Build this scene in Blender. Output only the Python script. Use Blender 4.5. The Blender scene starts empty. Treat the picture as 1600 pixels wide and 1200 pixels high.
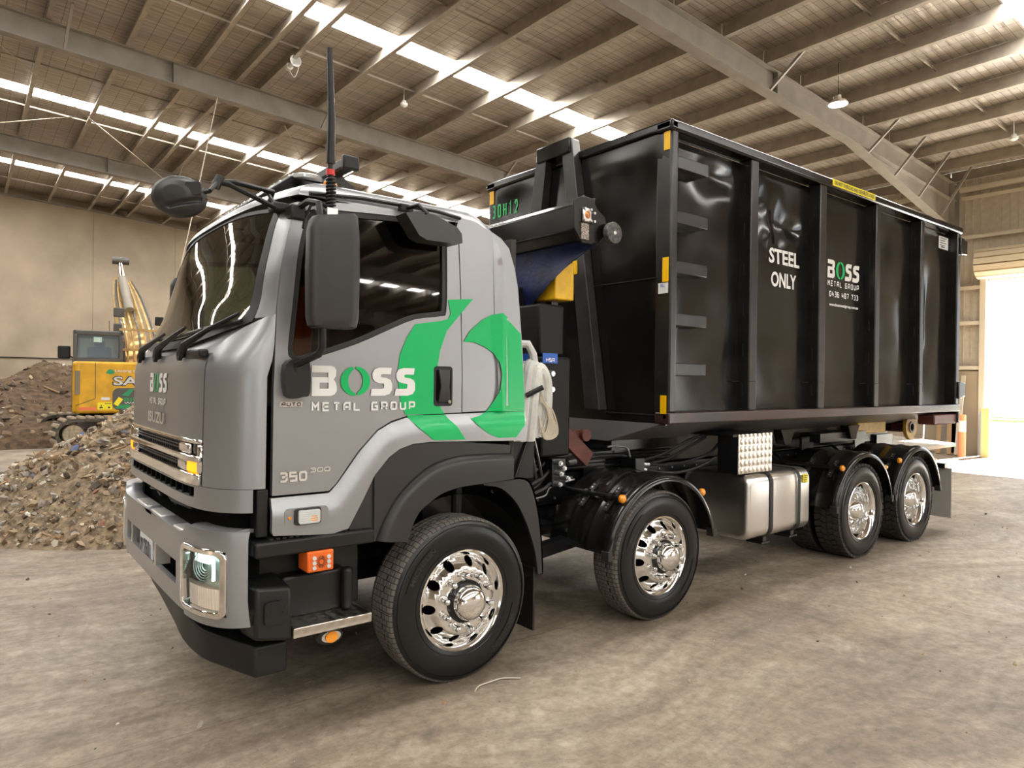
import bpy, bmesh, math, random
from math import sin, cos, pi, radians, atan2, sqrt, hypot
from mathutils import Vector, Matrix
from mathutils.geometry import delaunay_2d_cdt

SC = bpy.context.scene
COL = SC.collection

# ------------------------------------------------------------------ camera
def make_camera():
    yaw, pitch, roll = 0.9024, -0.0048, 0.0123
    f_px = 1090.64
    s, c = sin(yaw), cos(yaw)
    F = Vector((c, s, 0)); R = Vector((s, -c, 0)); U = Vector((0, 0, 1))
    F, U = F*cos(pitch) + U*sin(pitch), U*cos(pitch) - F*sin(pitch)
    R, U = R*cos(roll) + U*sin(roll), U*cos(roll) - R*sin(roll)
    cam = bpy.data.cameras.new('camera')
    cam.sensor_width = 36.0
    cam.lens = 36.0*f_px/1600.0
    cam.clip_start = 0.05; cam.clip_end = 400
    o = bpy.data.objects.new('camera', cam)
    m = Matrix((R, U, -F)).transposed().to_4x4()
    m.translation = Vector((-2.4535, -4.7886, 1.8632))
    o.matrix_world = m
    COL.objects.link(o)
    SC.camera = o
make_camera()

# ------------------------------------------------------------------ world, sun, exposure
SKY_STRENGTH = 2.6
SKYLIGHT_STRENGTH = 27.0
def make_world():
    w = bpy.data.worlds.new('sky'); SC.world = w
    w.use_nodes = True
    nt = w.node_tree; nt.nodes.clear()
    out = nt.nodes.new('ShaderNodeOutputWorld'); bg = nt.nodes.new('ShaderNodeBackground')
    bg.inputs['Color'].default_value = (0.86, 0.93, 1.0, 1); bg.inputs['Strength'].default_value = SKY_STRENGTH
    nt.links.new(bg.outputs[0], out.inputs[0])
make_world()
sun = bpy.data.lights.new('sun', 'SUN'); sun.energy = 44.0; sun.angle = 0.01; sun.color = (1, .95, .86)
so = bpy.data.objects.new('sun', sun); COL.objects.link(so)
so.rotation_euler = Vector((-0.73, 0.07, -0.68)).to_track_quat('-Z', 'Y').to_euler()
so.location = (30, 0, 30)
SC.view_settings.view_transform = 'Standard'
SC.view_settings.look = 'None'
SC.view_settings.gamma = 1.0
SC.view_settings.use_curve_mapping = False
SC.view_settings.exposure = 0.54
try:
    SC.cycles.use_denoising = True
    SC.cycles.denoiser = 'OPENIMAGEDENOISE'
    SC.cycles.max_bounces = 8
    SC.cycles.diffuse_bounces = 5
    SC.cycles.glossy_bounces = 4
    SC.cycles.transparent_max_bounces = 8
    SC.cycles.sample_clamp_indirect = 6.0
    SC.cycles.caustics_reflective = False
    SC.cycles.caustics_refractive = False
except Exception:
    pass

# ------------------------------------------------------------------ helpers
def tag(o, label=None, cat=None, group=None, kind=None):
    if label: o['label'] = label
    if cat: o['category'] = cat
    if group: o['group'] = group
    if kind: o['kind'] = kind
    return o
def empty(name, loc=(0, 0, 0), rz=0, label=None, cat=None, group=None):
    o = bpy.data.objects.new(name, None); COL.objects.link(o)
    o.location = loc; o.rotation_euler = (0, 0, rz); o.empty_display_size = 0.2
    return tag(o, label, cat, group)

class MB:
    """collects shapes; build() links them as ONE mesh object"""
    def __init__(s):
        s.v = []; s.f = []; s.mi = []; s.cur = 0
    def add(s, vs, fs):
        n = len(s.v)
        s.v += [tuple(v) for v in vs]
        s.f += [tuple(i + n for i in f) for f in fs]
        s.mi += [s.cur]*len(fs)
        return s
    def box(s, x0, x1, y0, y1, z0, z1, M=None):
        vs = [(x, y, z) for z in (z0, z1) for y in (y0, y1) for x in (x0, x1)]
        if M is not None: vs = [M @ Vector(v) for v in vs]
        return s.add(vs, [(0, 2, 3, 1), (4, 5, 7, 6), (0, 1, 5, 4), (2, 6, 7, 3), (0, 4, 6, 2), (1, 3, 7, 5)])
    def beam(s, a, b, w, h, up=(0, 0, 1)):
        a = Vector(a); b = Vector(b); d = (b - a).normalized(); up = Vector(up)
        r = d.cross(up)
        if r.length < 1e-4: r = d.cross(Vector((1, 0, 0)))
        r.normalize(); u = r.cross(d).normalized()
        vs = [p + r*(i*w/2) + u*(j*h/2) for p in (a, b) for j in (-1, 1) for i in (-1, 1)]
        return s.add(vs, [(0, 1, 3, 2), (4, 6, 7, 5), (0, 4, 5, 1), (2, 3, 7, 6), (0, 2, 6, 4), (1, 5, 7, 3)])
    def tube(s, pts, r, n=8, caps=True):
        pts = [Vector(p) for p in pts]; rings = []
        rs = r if isinstance(r, (list, tuple)) else [r]*len(pts)
        prev = None
        for i, p in enumerate(pts):
            d = (pts[min(i+1, len(pts)-1)] - pts[max(i-1, 0)]).normalized()
            if prev is None:
                a = Vector((0, 0, 1)) if abs(d.z) < .9 else Vector((1, 0, 0))
                u = d.cross(a).normalized()
            else:
                u = prev - d*prev.dot(d)
                u.normalize()
            prev = u; w = d.cross(u)
            rings.append([p + (u*cos(2*pi*k/n) + w*sin(2*pi*k/n))*rs[i] for k in range(n)])
        vs = [v for q in rings for v in q]; fs = []
        for i in range(len(pts)-1):
            for k in range(n):
                fs.append((i*n+k, i*n+(k+1) % n, (i+1)*n+(k+1) % n, (i+1)*n+k))
        if caps:
            fs.append(tuple(range(n))[::-1]); fs.append(tuple((len(pts)-1)*n+k for k in range(n)))
        return s.add(vs, fs)
    def cyl(s, a, b, r, n=16, r2=None):
        return s.tube([a, b], [r, r if r2 is None else r2], n)
    def lathe(s, prof, c=(0, 0, 0), n=48, axis='y', a0=0, a1=2*pi, sx=1.0):
        """prof: (radius, along-axis) pairs"""
        full = abs(a1 - a0 - 2*pi) < 1e-6; m = n if full else n+1
        vs = []
        for (r, h) in prof:
            for k in range(m):
                a = a0 + (a1-a0)*k/n
                p = {'y': (r*cos(a)*sx, h, r*sin(a)), 'z': (r*cos(a)*sx, r*sin(a), h), 'x': (h, r*cos(a)*sx, r*sin(a))}[axis]
                vs.append((p[0]+c[0], p[1]+c[1], p[2]+c[2]))
        fs = []
        for i in range(len(prof)-1):
            for k in range(n):
                k2 = (k+1) % m if full else k+1
                fs.append((i*m+k, i*m+k2, (i+1)*m+k2, (i+1)*m+k))
        return s.add(vs, fs)
    def disc(s, c, r, axis='y', n=24):
        vs = []
        for k in range(n):
            a = 2*pi*k/n
            p = {'y': (r*cos(a), 0, r*sin(a)), 'z': (r*cos(a), r*sin(a), 0), 'x': (0, r*cos(a), r*sin(a))}[axis]
            vs.append((p[0]+c[0], p[1]+c[1], p[2]+c[2]))
        return s.add(vs, [tuple(range(n))])
    def grid(s, fn, us, vs_):
        m = len(vs_); V = [fn(u, v) for u in us for v in vs_]
        F = [(i*m+j, (i+1)*m+j, (i+1)*m+j+1, i*m+j+1) for i in range(len(us)-1) for j in range(m-1)]
        return s.add(V, F)
    def slab(s, fn, us, vs_, t):
        """closed curved slab: fn(u,v,off)"""
        nu, nv = len(us), len(vs_)
        V = [fn(u, v, 0) for u in us for v in vs_] + [fn(u, v, -t) for u in us for v in vs_]
        o = nu*nv; F = []
        for i in range(nu-1):
            for j in range(nv-1):
                a, b, c, d = i*nv+j, (i+1)*nv+j, (i+1)*nv+j+1, i*nv+j+1
                F += [(a, b, c, d), (d+o, c+o, b+o, a+o)]
        for i in range(nu-1):
            for j in (0, nv-1):
                a, b = i*nv+j, (i+1)*nv+j
                F.append((a, a+o, b+o, b))
        for j in range(nv-1):
            for i in (0, nu-1):
                a, b = i*nv+j, i*nv+j+1
                F.append((a, b, b+o, a+o))
        return s.add(V, F)
    def prism(s, poly, fn0, fn1):
        n = len(poly)
        vs = [fn0(*p) for p in poly] + [fn1(*p) for p in poly]
        fs = [tuple(range(n)), tuple(range(n, 2*n))[::-1]] + [(i, (i+1) % n, n+(i+1) % n, n+i) for i in range(n)]
        return s.add(vs, fs)
    def panel(s, outer, fn, holes=(), step=0.06, t=0.02):
        """flat outline (with holes) laid on a curved surface fn(u,v,off), thickness t"""
        def resample(pl):
            r = []
            for i, p in enumerate(pl):
                q = pl[(i+1) % len(pl)]; L = hypot(q[0]-p[0], q[1]-p[1]); k = max(1, int(math.ceil(L/step)))
                r += [(p[0]+(q[0]-p[0])*j/k, p[1]+(q[1]-p[1])*j/k) for j in range(k)]
            return r
        def inside(p, pl):
            c = False; x, y = p
            for i in range(len(pl)):
                x1, y1 = pl[i]; x2, y2 = pl[i-1]
                if (y1 > y) != (y2 > y) and x < (x2-x1)*(y-y1)/(y2-y1)+x1: c = not c
            return c
        loops = [resample(outer)] + [resample(h) for h in holes]
        pts = []; edges = []
        for lp in loops:
            n0 = len(pts); pts += lp
            edges += [(n0+i, n0+(i+1) % len(lp)) for i in range(len(lp))]
        xs = [p[0] for p in loops[0]]; ys = [p[1] for p in loops[0]]
        nb = len(pts); bp = list(pts)
        gx = min(xs)+step*.5
        while gx < max(xs):
            gy = min(ys)+step*.5
            while gy < max(ys):
                p = (gx, gy)
                if inside(p, loops[0]) and not any(inside(p, h) for h in loops[1:]):
                    if min((p[0]-b[0])**2+(p[1]-b[1])**2 for b in bp) > (step*.45)**2: pts.append(p)
                gy += step
            gx += step
        vo, eo, fo, *_ = delaunay_2d_cdt([Vector(p) for p in pts], edges, [], 0, 1e-6)
        tri = []
        for f in fo:
            c = (sum(vo[i].x for i in f)/len(f), sum(vo[i].y for i in f)/len(f))
            if inside(c, loops[0]) and not any(inside(c, h) for h in loops[1:]): tri.append(tuple(f))
        n = len(vo)
        V = [fn(p.x, p.y, 0) for p in vo]; Fc = list(tri)
        if t:
            V += [fn(p.x, p.y, -t) for p in vo]
            Fc += [tuple(i+n for i in f[::-1]) for f in tri]
            ec = {}
            for f in tri:
                for i in range(len(f)):
                    e = (f[i], f[(i+1) % len(f)]); k = (min(e), max(e))
                    ec[k] = ec.get(k, []) + [e]
            for k, l in ec.items():
                if len(l) == 1:
                    a, b = l[0]; Fc.append((b, a, a+n, b+n))
        return s.add(V, Fc)
    def ribbon(s, path, w, fn, t=0.0):
        """constant-width stroke along a 2-D path, mitred, mapped by fn(u,v,off)"""
        path = [Vector(p) for p in path]; L = []; Rr = []
        closed = (path[0]-path[-1]).length < 1e-6
        if closed: path = path[:-1]
        n = len(path)
        for i in range(n):
            a = path[i-1] if (i > 0 or closed) else None
            b = path[(i+1) % n] if (i < n-1 or closed) else None
            d1 = (path[i]-a).normalized() if a is not None else None
            d2 = (b-path[i]).normalized() if b is not None else None
            if d1 is None: d1 = d2
            if d2 is None: d2 = d1
            t_ = (d1+d2)
            t_ = t_.normalized() if t_.length > 1e-5 else d1
            nn = Vector((-t_.y, t_.x)); k = max(.45, nn.dot(Vector((-d1.y, d1.x))))
            L.append(path[i]+nn*(w/2/k)); Rr.append(path[i]-nn*(w/2/k))
        V = [fn(p.x, p.y, 0) for p in L]+[fn(p.x, p.y, 0) for p in Rr]
        m = n if closed else n-1
        F = [(i, n+i, n+(i+1) % n, (i+1) % n) for i in range(m)]
        return s.add(V, F)
    def build(s, name, mat=None, parent=None, label=None, kind=None, angle=35, bevel=0, seg=2, loc=None, smooth=True, origin=None):
        me = bpy.data.meshes.new(name)
        vs = s.v
        if origin is not None: vs = [(v[0]-origin[0], v[1]-origin[1], v[2]-origin[2]) for v in vs]
        me.from_pydata(vs, [], s.f)
        bm = bmesh.new(); bm.from_mesh(me)
        bmesh.ops.recalc_face_normals(bm, faces=bm.faces[:])
        bm.to_mesh(me); bm.free()
        if mat is not None:
            for m in (mat if isinstance(mat, (list, tuple)) else [mat]): me.materials.append(m)
            if len(me.materials) > 1: me.polygons.foreach_set('material_index', s.mi)
        if smooth:
            me.polygons.foreach_set('use_smooth', [True]*len(me.polygons))
            me.set_sharp_from_angle(angle=radians(angle))
        me.update()
        o = bpy.data.objects.new(name, me); COL.objects.link(o)
        if parent is not None:
            o.parent = parent
            pl = Vector((0, 0, 0)); p = parent
            while p is not None: pl += p.location; p = p.parent
            if origin is None and loc is None and parent.get('_shift', 1): o.location = -pl
        if loc is not None: o.location = loc
        if origin is not None:
            o.location = Vector(origin) - (pl if parent is not None else Vector((0, 0, 0)))
        if bevel:
            md = o.modifiers.new('bevel', 'BEVEL'); md.width = bevel; md.segments = seg; md.limit_method = 'ANGLE'; md.angle_limit = radians(40)
            md.harden_normals = False
        if label: o['label'] = label
        if kind: o['kind'] = kind
        return o

def rrect(x0, x1, y0, y1, r, n=5):
    P = []
    for cx, cy, a in ((x1-r, y1-r, 0), (x0+r, y1-r, pi/2), (x0+r, y0+r, pi), (x1-r, y0+r, 1.5*pi)):
        P += [(cx+r*cos(a+pi/2*i/n), cy+r*sin(a+pi/2*i/n)) for i in range(n+1)]
    return P
def circ(cx, cy, r, n=24, ry=None):
    return [(cx+r*cos(2*pi*i/n), cy+(ry or r)*sin(2*pi*i/n)) for i in range(n)]
def lerp(tab, z):
    if z <= tab[0][0]: return tab[0][1]
    for (a, b), (c, d) in zip(tab, tab[1:]):
        if z <= c: return b+(d-b)*(z-a)/(c-a)
    return tab[-1][1]
def smooth_poly(pts, k=4, closed=True):
    """Catmull-Rom"""
    n = len(pts); r = []
    rng = range(n) if closed else range(n-1)
    for i in rng:
        if closed: p0, p1, p2, p3 = pts[i-1], pts[i], pts[(i+1) % n], pts[(i+2) % n]
        else: p0, p1, p2, p3 = pts[max(i-1, 0)], pts[i], pts[i+1], pts[min(i+2, n-1)]
        for j in range(k):
            t = j/k
            r.append(tuple(.5*((2*b)+(-a+c)*t+(2*a-5*b+4*c-d)*t*t+(-a+3*b-3*c+d)*t**3) for a, b, c, d in zip(p0, p1, p2, p3)))
    if not closed: r.append(tuple(pts[-1]))
    return r
def frange(a, b, n): return [a+(b-a)*i/(n-1) for i in range(n)]

def text_shape(body, bold=0.0, italic=0.0):
    cu = bpy.data.curves.new('t', 'FONT'); cu.body = body; cu.size = 1; cu.offset = bold; cu.shear = italic
    cu.resolution_u = 3
    ob = bpy.data.objects.new('t', cu); COL.objects.link(ob)
    dg = bpy.context.evaluated_depsgraph_get()
    me = bpy.data.meshes.new_from_object(ob.evaluated_get(dg))
    vs = [(v.co.x, v.co.y) for v in me.vertices]; fs = [tuple(p.vertices) for p in me.polygons]
    bpy.data.objects.remove(ob); bpy.data.curves.remove(cu); bpy.data.meshes.remove(me)
    x0 = min(v[0] for v in vs); x1 = max(v[0] for v in vs); y0 = min(v[1] for v in vs); y1 = max(v[1] for v in vs)
    return [((v[0]-x0)/(x1-x0), (v[1]-y0)/(y1-y0)) for v in vs], fs
def put_text(mb, body, u0, u1, v0, v1, fn, bold=0.0, italic=0.0):
    vs, fs = text_shape(body, bold, italic)
    mb.add([fn(u0+(u1-u0)*a, v0+(v1-v0)*b, 0) for a, b in vs], fs)

# rounded-square technical lettering, unit cell 1 x 1
STROKES = {
 'M': [[(0, 0), (0, 1), (.5, .45), (1, 1), (1, 0)]], 'E': [[(1, 1), (0, 1), (0, 0), (1, 0)], [(0, .5), (.9, .5)]],
 'T': [[(0, 1), (1, 1)], [(.5, 1), (.5, 0)]], 'A': [[(0, 0), (0, .75), (.25, 1), (1, 1), (1, 0)], [(0, .4), (1, .4)]],
 'L': [[(0, 1), (0, 0), (1, 0)]], 'G': [[(1, 1), (.15, 1), (0, .85), (0, 0), (1, 0), (1, .5), (.5, .5)]],
 'R': [[(0, 0), (0, 1), (.85, 1), (1, .85), (1, .5), (.85, .4), (0, .4)], [(.55, .4), (1, 0)]],
 'O': [[(.15, 0), (0, .15), (0, .85), (.15, 1), (.85, 1), (1, .85), (1, .15), (.85, 0), (.15, 0)]],
 'U': [[(0, 1), (0, .15), (.15, 0), (.85, 0), (1, .15), (1, 1)]],
 'P': [[(0, 0), (0, 1), (.85, 1), (1, .85), (1, .45), (.85, .35), (0, .35)]],
 '0': [[(.15, 0), (0, .15), (0, .85), (.15, 1), (.85, 1), (1, .85), (1, .15), (.85, 0), (.15, 0)]],
 '4': [[(.1, 1), (0, .35), (1, .35)], [(.75, .7), (.75, 0)]], '3': [[(0, 1), (.8, 1), (1, .85), (1, .64), (.82, .52), (.3, .52)], [(.82, .52), (1, .4), (1, .15), (.8, 0), (0, 0)]],
 '6': [[(.95, 1), (0, 1), (0, 0), (1, 0), (1, .55), (0, .55)]], '8': [[(0, 0), (0, 1), (1, 1), (1, 0), (0, 0)], [(0, .52), (1, .52)]],
 '7': [[(0, 1), (1, 1), (.45, 0)]], '5': [[(1, 1), (0, 1), (0, .55), (1, .55), (1, 0), (0, 0)]],
 'S': [[(1, 1), (0, 1), (0, .52), (1, .52), (1, 0), (0, 0)]], 'H': [[(0, 0), (0, 1)], [(1, 0), (1, 1)], [(0, .5), (1, .5)]],
 '1': [[(.2, .8), (.55, 1), (.55, 0)]], '2': [[(0, .75), (.2, 1), (.8, 1), (1, .8), (1, .6), (0, 0), (1, 0)]],
 'I': [[(.5, 0), (.5, 1)]], 'Z': [[(0, 1), (1, 1), (0, 0), (1, 0)]], 'N': [[(0, 0), (0, 1), (1, 0), (1, 1)]],
}
def put_strokes(mb, body, u0, u1, v0, v1, fn, gap=0.35, wt=0.2):
    n = sum(1 if c != ' ' else .7 for c in body)
    cw = (u1-u0)/(n+(len(body)-1)*gap*1.0); h = v1-v0; w = wt*abs(h); u = u0
    sg = 1 if u1 > u0 else -1
    for ch in body:
        if ch == ' ': u += cw*(.7+gap); continue
        for st in STROKES[ch]:
            mb.ribbon([(u+sg*w/2+p[0]*(cw-sg*w), v0+w/2+p[1]*(h-w)) for p in st], w, fn)
        u += cw*(1+gap)

def boss_letters(mbw, mbg, u0, u1, v0, v1, fn):
    """the wordmark: heavy B, S, S in white and a pair of green crescents for the O"""
    W = u1-u0; H = v1-v0; X = lambda a: u0+a*W; Z = lambda b: v0+b*H
    def poly(mb, pts): mb.panel([(X(a), Z(b)) for a, b in pts], fn, step=abs(W)*.06, t=0)
    # B : upper and lower bowl, open at the left between them
    poly(mbw, [(0, 1), (.17, 1), (.205, .95), (.22, .85), (.215, .65), (.195, .55), (.215, .45), (.225, .3), (.225, .16), (.205, .05), (.17, 0), (0, 0),
               (0, .6), (.145, .6), (.145, .76), (0, .76)] if False else
         [(0, 1), (.17, 1), (.205, .95), (.22, .85), (.215, .65), (.195, .55), (.215, .45), (.225, .3), (.225, .16), (.205, .05), (.17, 0), (0, 0),
          (0, .44), (.07, .44), (.07, .24), (.15, .24), (.15, .44), (.07, .441), (0, .441), (0, .62), (.145, .62), (.145, .77), (0, .77)])
    for k in (0, 1):
        a0 = .555+k*.24
        pts = [(.2, .98), (.08, .98), (.03, .92), (.005, .78), (.01, .6), (.03, .5), (.07, .44), (.12, .42), (.125, .36), (.12, .26), (.10, .24), (0, .24), (-.01, .0),
               (.13, 0), (.18, .06), (.205, .2), (.205, .42), (.19, .55), (.15, .62), (.1, .64), (.09, .68), (.09, .73), (.11, .75), (.19, .75)]
        poly(mbw, [(a0+p, q) for p, q in pts])
    # O : two crescents
    cx, rx = .40, .14
    def cres(sgn):
        out = []; inn = []
        for i in range(15):
            t = i/14; a = radians(100+168*t)
            out.append((rx*cos(a), .5*sin(a)))
            a2 = radians(112+146*t); th = .62+.0*t
            inn.append((rx*.62*cos(a2)+rx*.12, .42*sin(a2)))
        pts = out+inn[::-1]
        poly(mbg, [(cx+sgn*p, .5+sgn*q) for p, q in pts])
    cres(1); cres(-1)

# ------------------------------------------------------------------ materials
def mat(name, col, rough=.5, metal=0., spec=.5, coat=0., noise=0., nscale=8., bump=0., bscale=60., rvar=0., col2=None, emit=None, estr=0., coat_rough=.1, detail=4):
    m = bpy.data.materials.new(name); m.use_nodes = True
    nt = m.node_tree; b = nt.nodes['Principled BSDF']
    b.inputs['Base Color'].default_value = (*col, 1); b.inputs['Roughness'].default_value = rough
    b.inputs['Metallic'].default_value = metal; b.inputs['Specular IOR Level'].default_value = spec
    b.inputs['Coat Weight'].default_value = coat; b.inputs['Coat Roughness'].default_value = coat_rough
    if emit: b.inputs['Emission Color'].default_value = (*emit, 1); b.inputs['Emission Strength'].default_value = estr
    if noise or bump or rvar:
        tc = nt.nodes.new('ShaderNodeTexCoord')
        n = nt.nodes.new('ShaderNodeTexNoise'); n.inputs['Scale'].default_value = nscale; n.inputs['Detail'].default_value = detail
        nt.links.new(tc.outputs['Object'], n.inputs['Vector'])
        if noise:
            mx = nt.nodes.new('ShaderNodeMix'); mx.data_type = 'RGBA'
            c2 = col2 or tuple(c*(1-noise) for c in col); c1 = col if col2 else tuple(min(1, c*(1+noise*.5)) for c in col)
            mx.inputs['A'].default_value = (*c2, 1); mx.inputs['B'].default_value = (*c1, 1)
            rp = nt.nodes.new('ShaderNodeMapRange'); rp.inputs[1].default_value = .35; rp.inputs[2].default_value = .65
            nt.links.new(n.outputs['Fac'], rp.inputs[0]); nt.links.new(rp.outputs[0], mx.inputs['Factor'])
            nt.links.new(mx.outputs['Result'], b.inputs['Base Color'])
        if rvar:
            rp2 = nt.nodes.new('ShaderNodeMapRange'); rp2.inputs[3].default_value = max(0, rough-rvar); rp2.inputs[4].default_value = min(1, rough+rvar)
            rp2.inputs[1].default_value = .3; rp2.inputs[2].default_value = .7
            nt.links.new(n.outputs['Fac'], rp2.inputs[0]); nt.links.new(rp2.outputs[0], b.inputs['Roughness'])
        if bump:
            n2 = nt.nodes.new('ShaderNodeTexNoise'); n2.inputs['Scale'].default_value = bscale; n2.inputs['Detail'].default_value = 3
            nt.links.new(tc.outputs['Object'], n2.inputs['Vector'])
            bp = nt.nodes.new('ShaderNodeBump'); bp.inputs['Strength'].default_value = bump; bp.inputs['Distance'].default_value = .02
            nt.links.new(n2.outputs['Fac'], bp.inputs['Height']); nt.links.new(bp.outputs[0], b.inputs['Normal'])
    return m
def emis(name, col, s, base=(.8, .8, .8)):
    return mat(name, base, .4, emit=col, estr=s)
def nodes(m): return m.node_tree, m.node_tree.nodes, m.node_tree.links, m.node_tree.nodes['Principled BSDF']
# metallic grey paint, trims, rubber, glass ...
M = {}
M['paint'] = mat('grey_metallic_paint', (.345, .355, .365), .38, .72, coat=.3, coat_rough=.18)
M['green'] = mat('green_vinyl', (.0, .50, .135), .35, spec=.4, coat=.1)
M['white_vinyl'] = mat('white_vinyl', (.85, .86, .84), .35)
M['trim'] = mat('dark_plastic', (.011, .011, .011), .42, spec=.4, bump=.05, bscale=300)
M['trim_grey'] = mat('charcoal_plastic', (.028, .027, .0265), .40, spec=.45)
M['black'] = mat('black_chassis_paint', (.008, .008, .009), .3, coat=.3)
M['rib_black'] = mat('greyer_black_rib', (.020, .019, .018), .28, spec=.55, noise=.4, nscale=5)  # ribs, posts and rungs: greyer and rougher than the wall enamel
M['satin_black'] = mat('satin_black_paint', (.007, .007, .007), .5, spec=.3)
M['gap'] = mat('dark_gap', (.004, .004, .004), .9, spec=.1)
M['rubber_seal'] = mat('rubber_seal', (.012, .012, .012), .5)
M['gloss_black'] = mat('gloss_black_enamel', (.010, .0095, .009), .17, spec=.48, noise=.3, nscale=2.5, rvar=.07, bump=.02, bscale=3)
M['chrome'] = mat('chrome', (.85, .84, .82), .07, 1.0)
M['polished'] = mat('polished_alloy', (.86, .86, .85), .09, 1.0)
M['alloy'] = mat('brushed_aluminium', (.74, .72, .69), .30, 1.0)
M['steel'] = mat('bright_fitting', (.62, .62, .62), .3, .9)
M['amber'] = mat('amber_lens', (.95, .33, .02), .15, coat=.6)
M['amber_on'] = emis('amber_lamp', (1, .30, .0), 1.3, (.9, .35, .02))
M['orange'] = mat('orange_plastic', (.9, .16, .02), .4)
M['yellow'] = mat('yellow_paint', (.95, .55, .01), .35, noise=.15)
M['yellow_ref'] = mat('yellow_reflector', (1., .56, .0), .35)
M['ochre'] = mat('ochre_paint', (.66, .38, .03), .5, noise=.2)
M['oxide'] = mat('red_oxide_primer', (.13, .035, .025), .5, noise=.3)
M['blue_tarp'] = mat('blue_tarpaulin', (.008, .014, .07), .5, noise=.5, nscale=6, bump=.3, bscale=14)
M['white_hose'] = mat('white_lay_flat_hose', (.72, .72, .68), .6, noise=.15, bump=.15, bscale=40)
M['rope'] = mat('cream_rope', (.62, .56, .45), .8)
M['hose'] = mat('black_hose', (.015, .015, .017), .35, bump=.3, bscale=260)
M['label_blue'] = mat('blue_label', (.01, .12, .55), .4)
M['label_white'] = mat('white_label', (.8, .8, .78), .5)
M['label_yellow'] = mat('yellow_label', (.95, .8, .02), .5)
M['lens'] = mat('clear_lens', (.75, .8, .8), .08, .3, coat=1)
M['led'] = emis('led_lamp', (.75, 1, .92), 3.0)
M['led2'] = emis('led_strip', (.8, 1, .95), 2.2)
M['reflector'] = mat('lamp_reflector', (.70, .80, .77), .22, .6)
M['blinker'] = mat('blinker_lens', (.92, .74, .62), .25, 0, coat=1, emit=(1, .80, .64), estr=.28)  # faint glow added to brighten the turn lens
M['badge'] = mat('silver_badge', (.80, .79, .76), .28, .55)
M['plate'] = mat('white_plate', (.8, .82, .86), .4)
M['ink'] = mat('dark_ink', (.01, .01, .03), .5)
M['interior'] = mat('cab_interior', (.05, .045, .04), .8)
M['red_reflection'] = mat('orange_red_reflection', (.85, .14, .03), .8)

def glass(name, tint, refl=1.0, rough=.02, ior=1.6):
    m = bpy.data.materials.new(name); m.use_nodes = True
    nt = m.node_tree; nt.nodes.clear()
    o = nt.nodes.new('ShaderNodeOutputMaterial'); mx = nt.nodes.new('ShaderNodeMixShader')
    t = nt.nodes.new('ShaderNodeBsdfTransparent'); t.inputs[0].default_value = (*tint, 1)
    g = nt.nodes.new('ShaderNodeBsdfGlossy'); g.inputs['Roughness'].default_value = rough; g.inputs[0].default_value = (refl, refl, refl, 1)
    fr = nt.nodes.new('ShaderNodeFresnel'); fr.inputs[0].default_value = ior
    nt.links.new(fr.outputs[0], mx.inputs[0]); nt.links.new(t.outputs[0], mx.inputs[1]); nt.links.new(g.outputs[0], mx.inputs[2])
    nt.links.new(mx.outputs[0], o.inputs[0])
    return m
M['glass'] = glass('tinted_windscreen_glass', (.30, .36, .28), 1.0, .02, 1.9)
M['glass_dark'] = glass('dark_side_glass', (.34, .35, .32))

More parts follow.
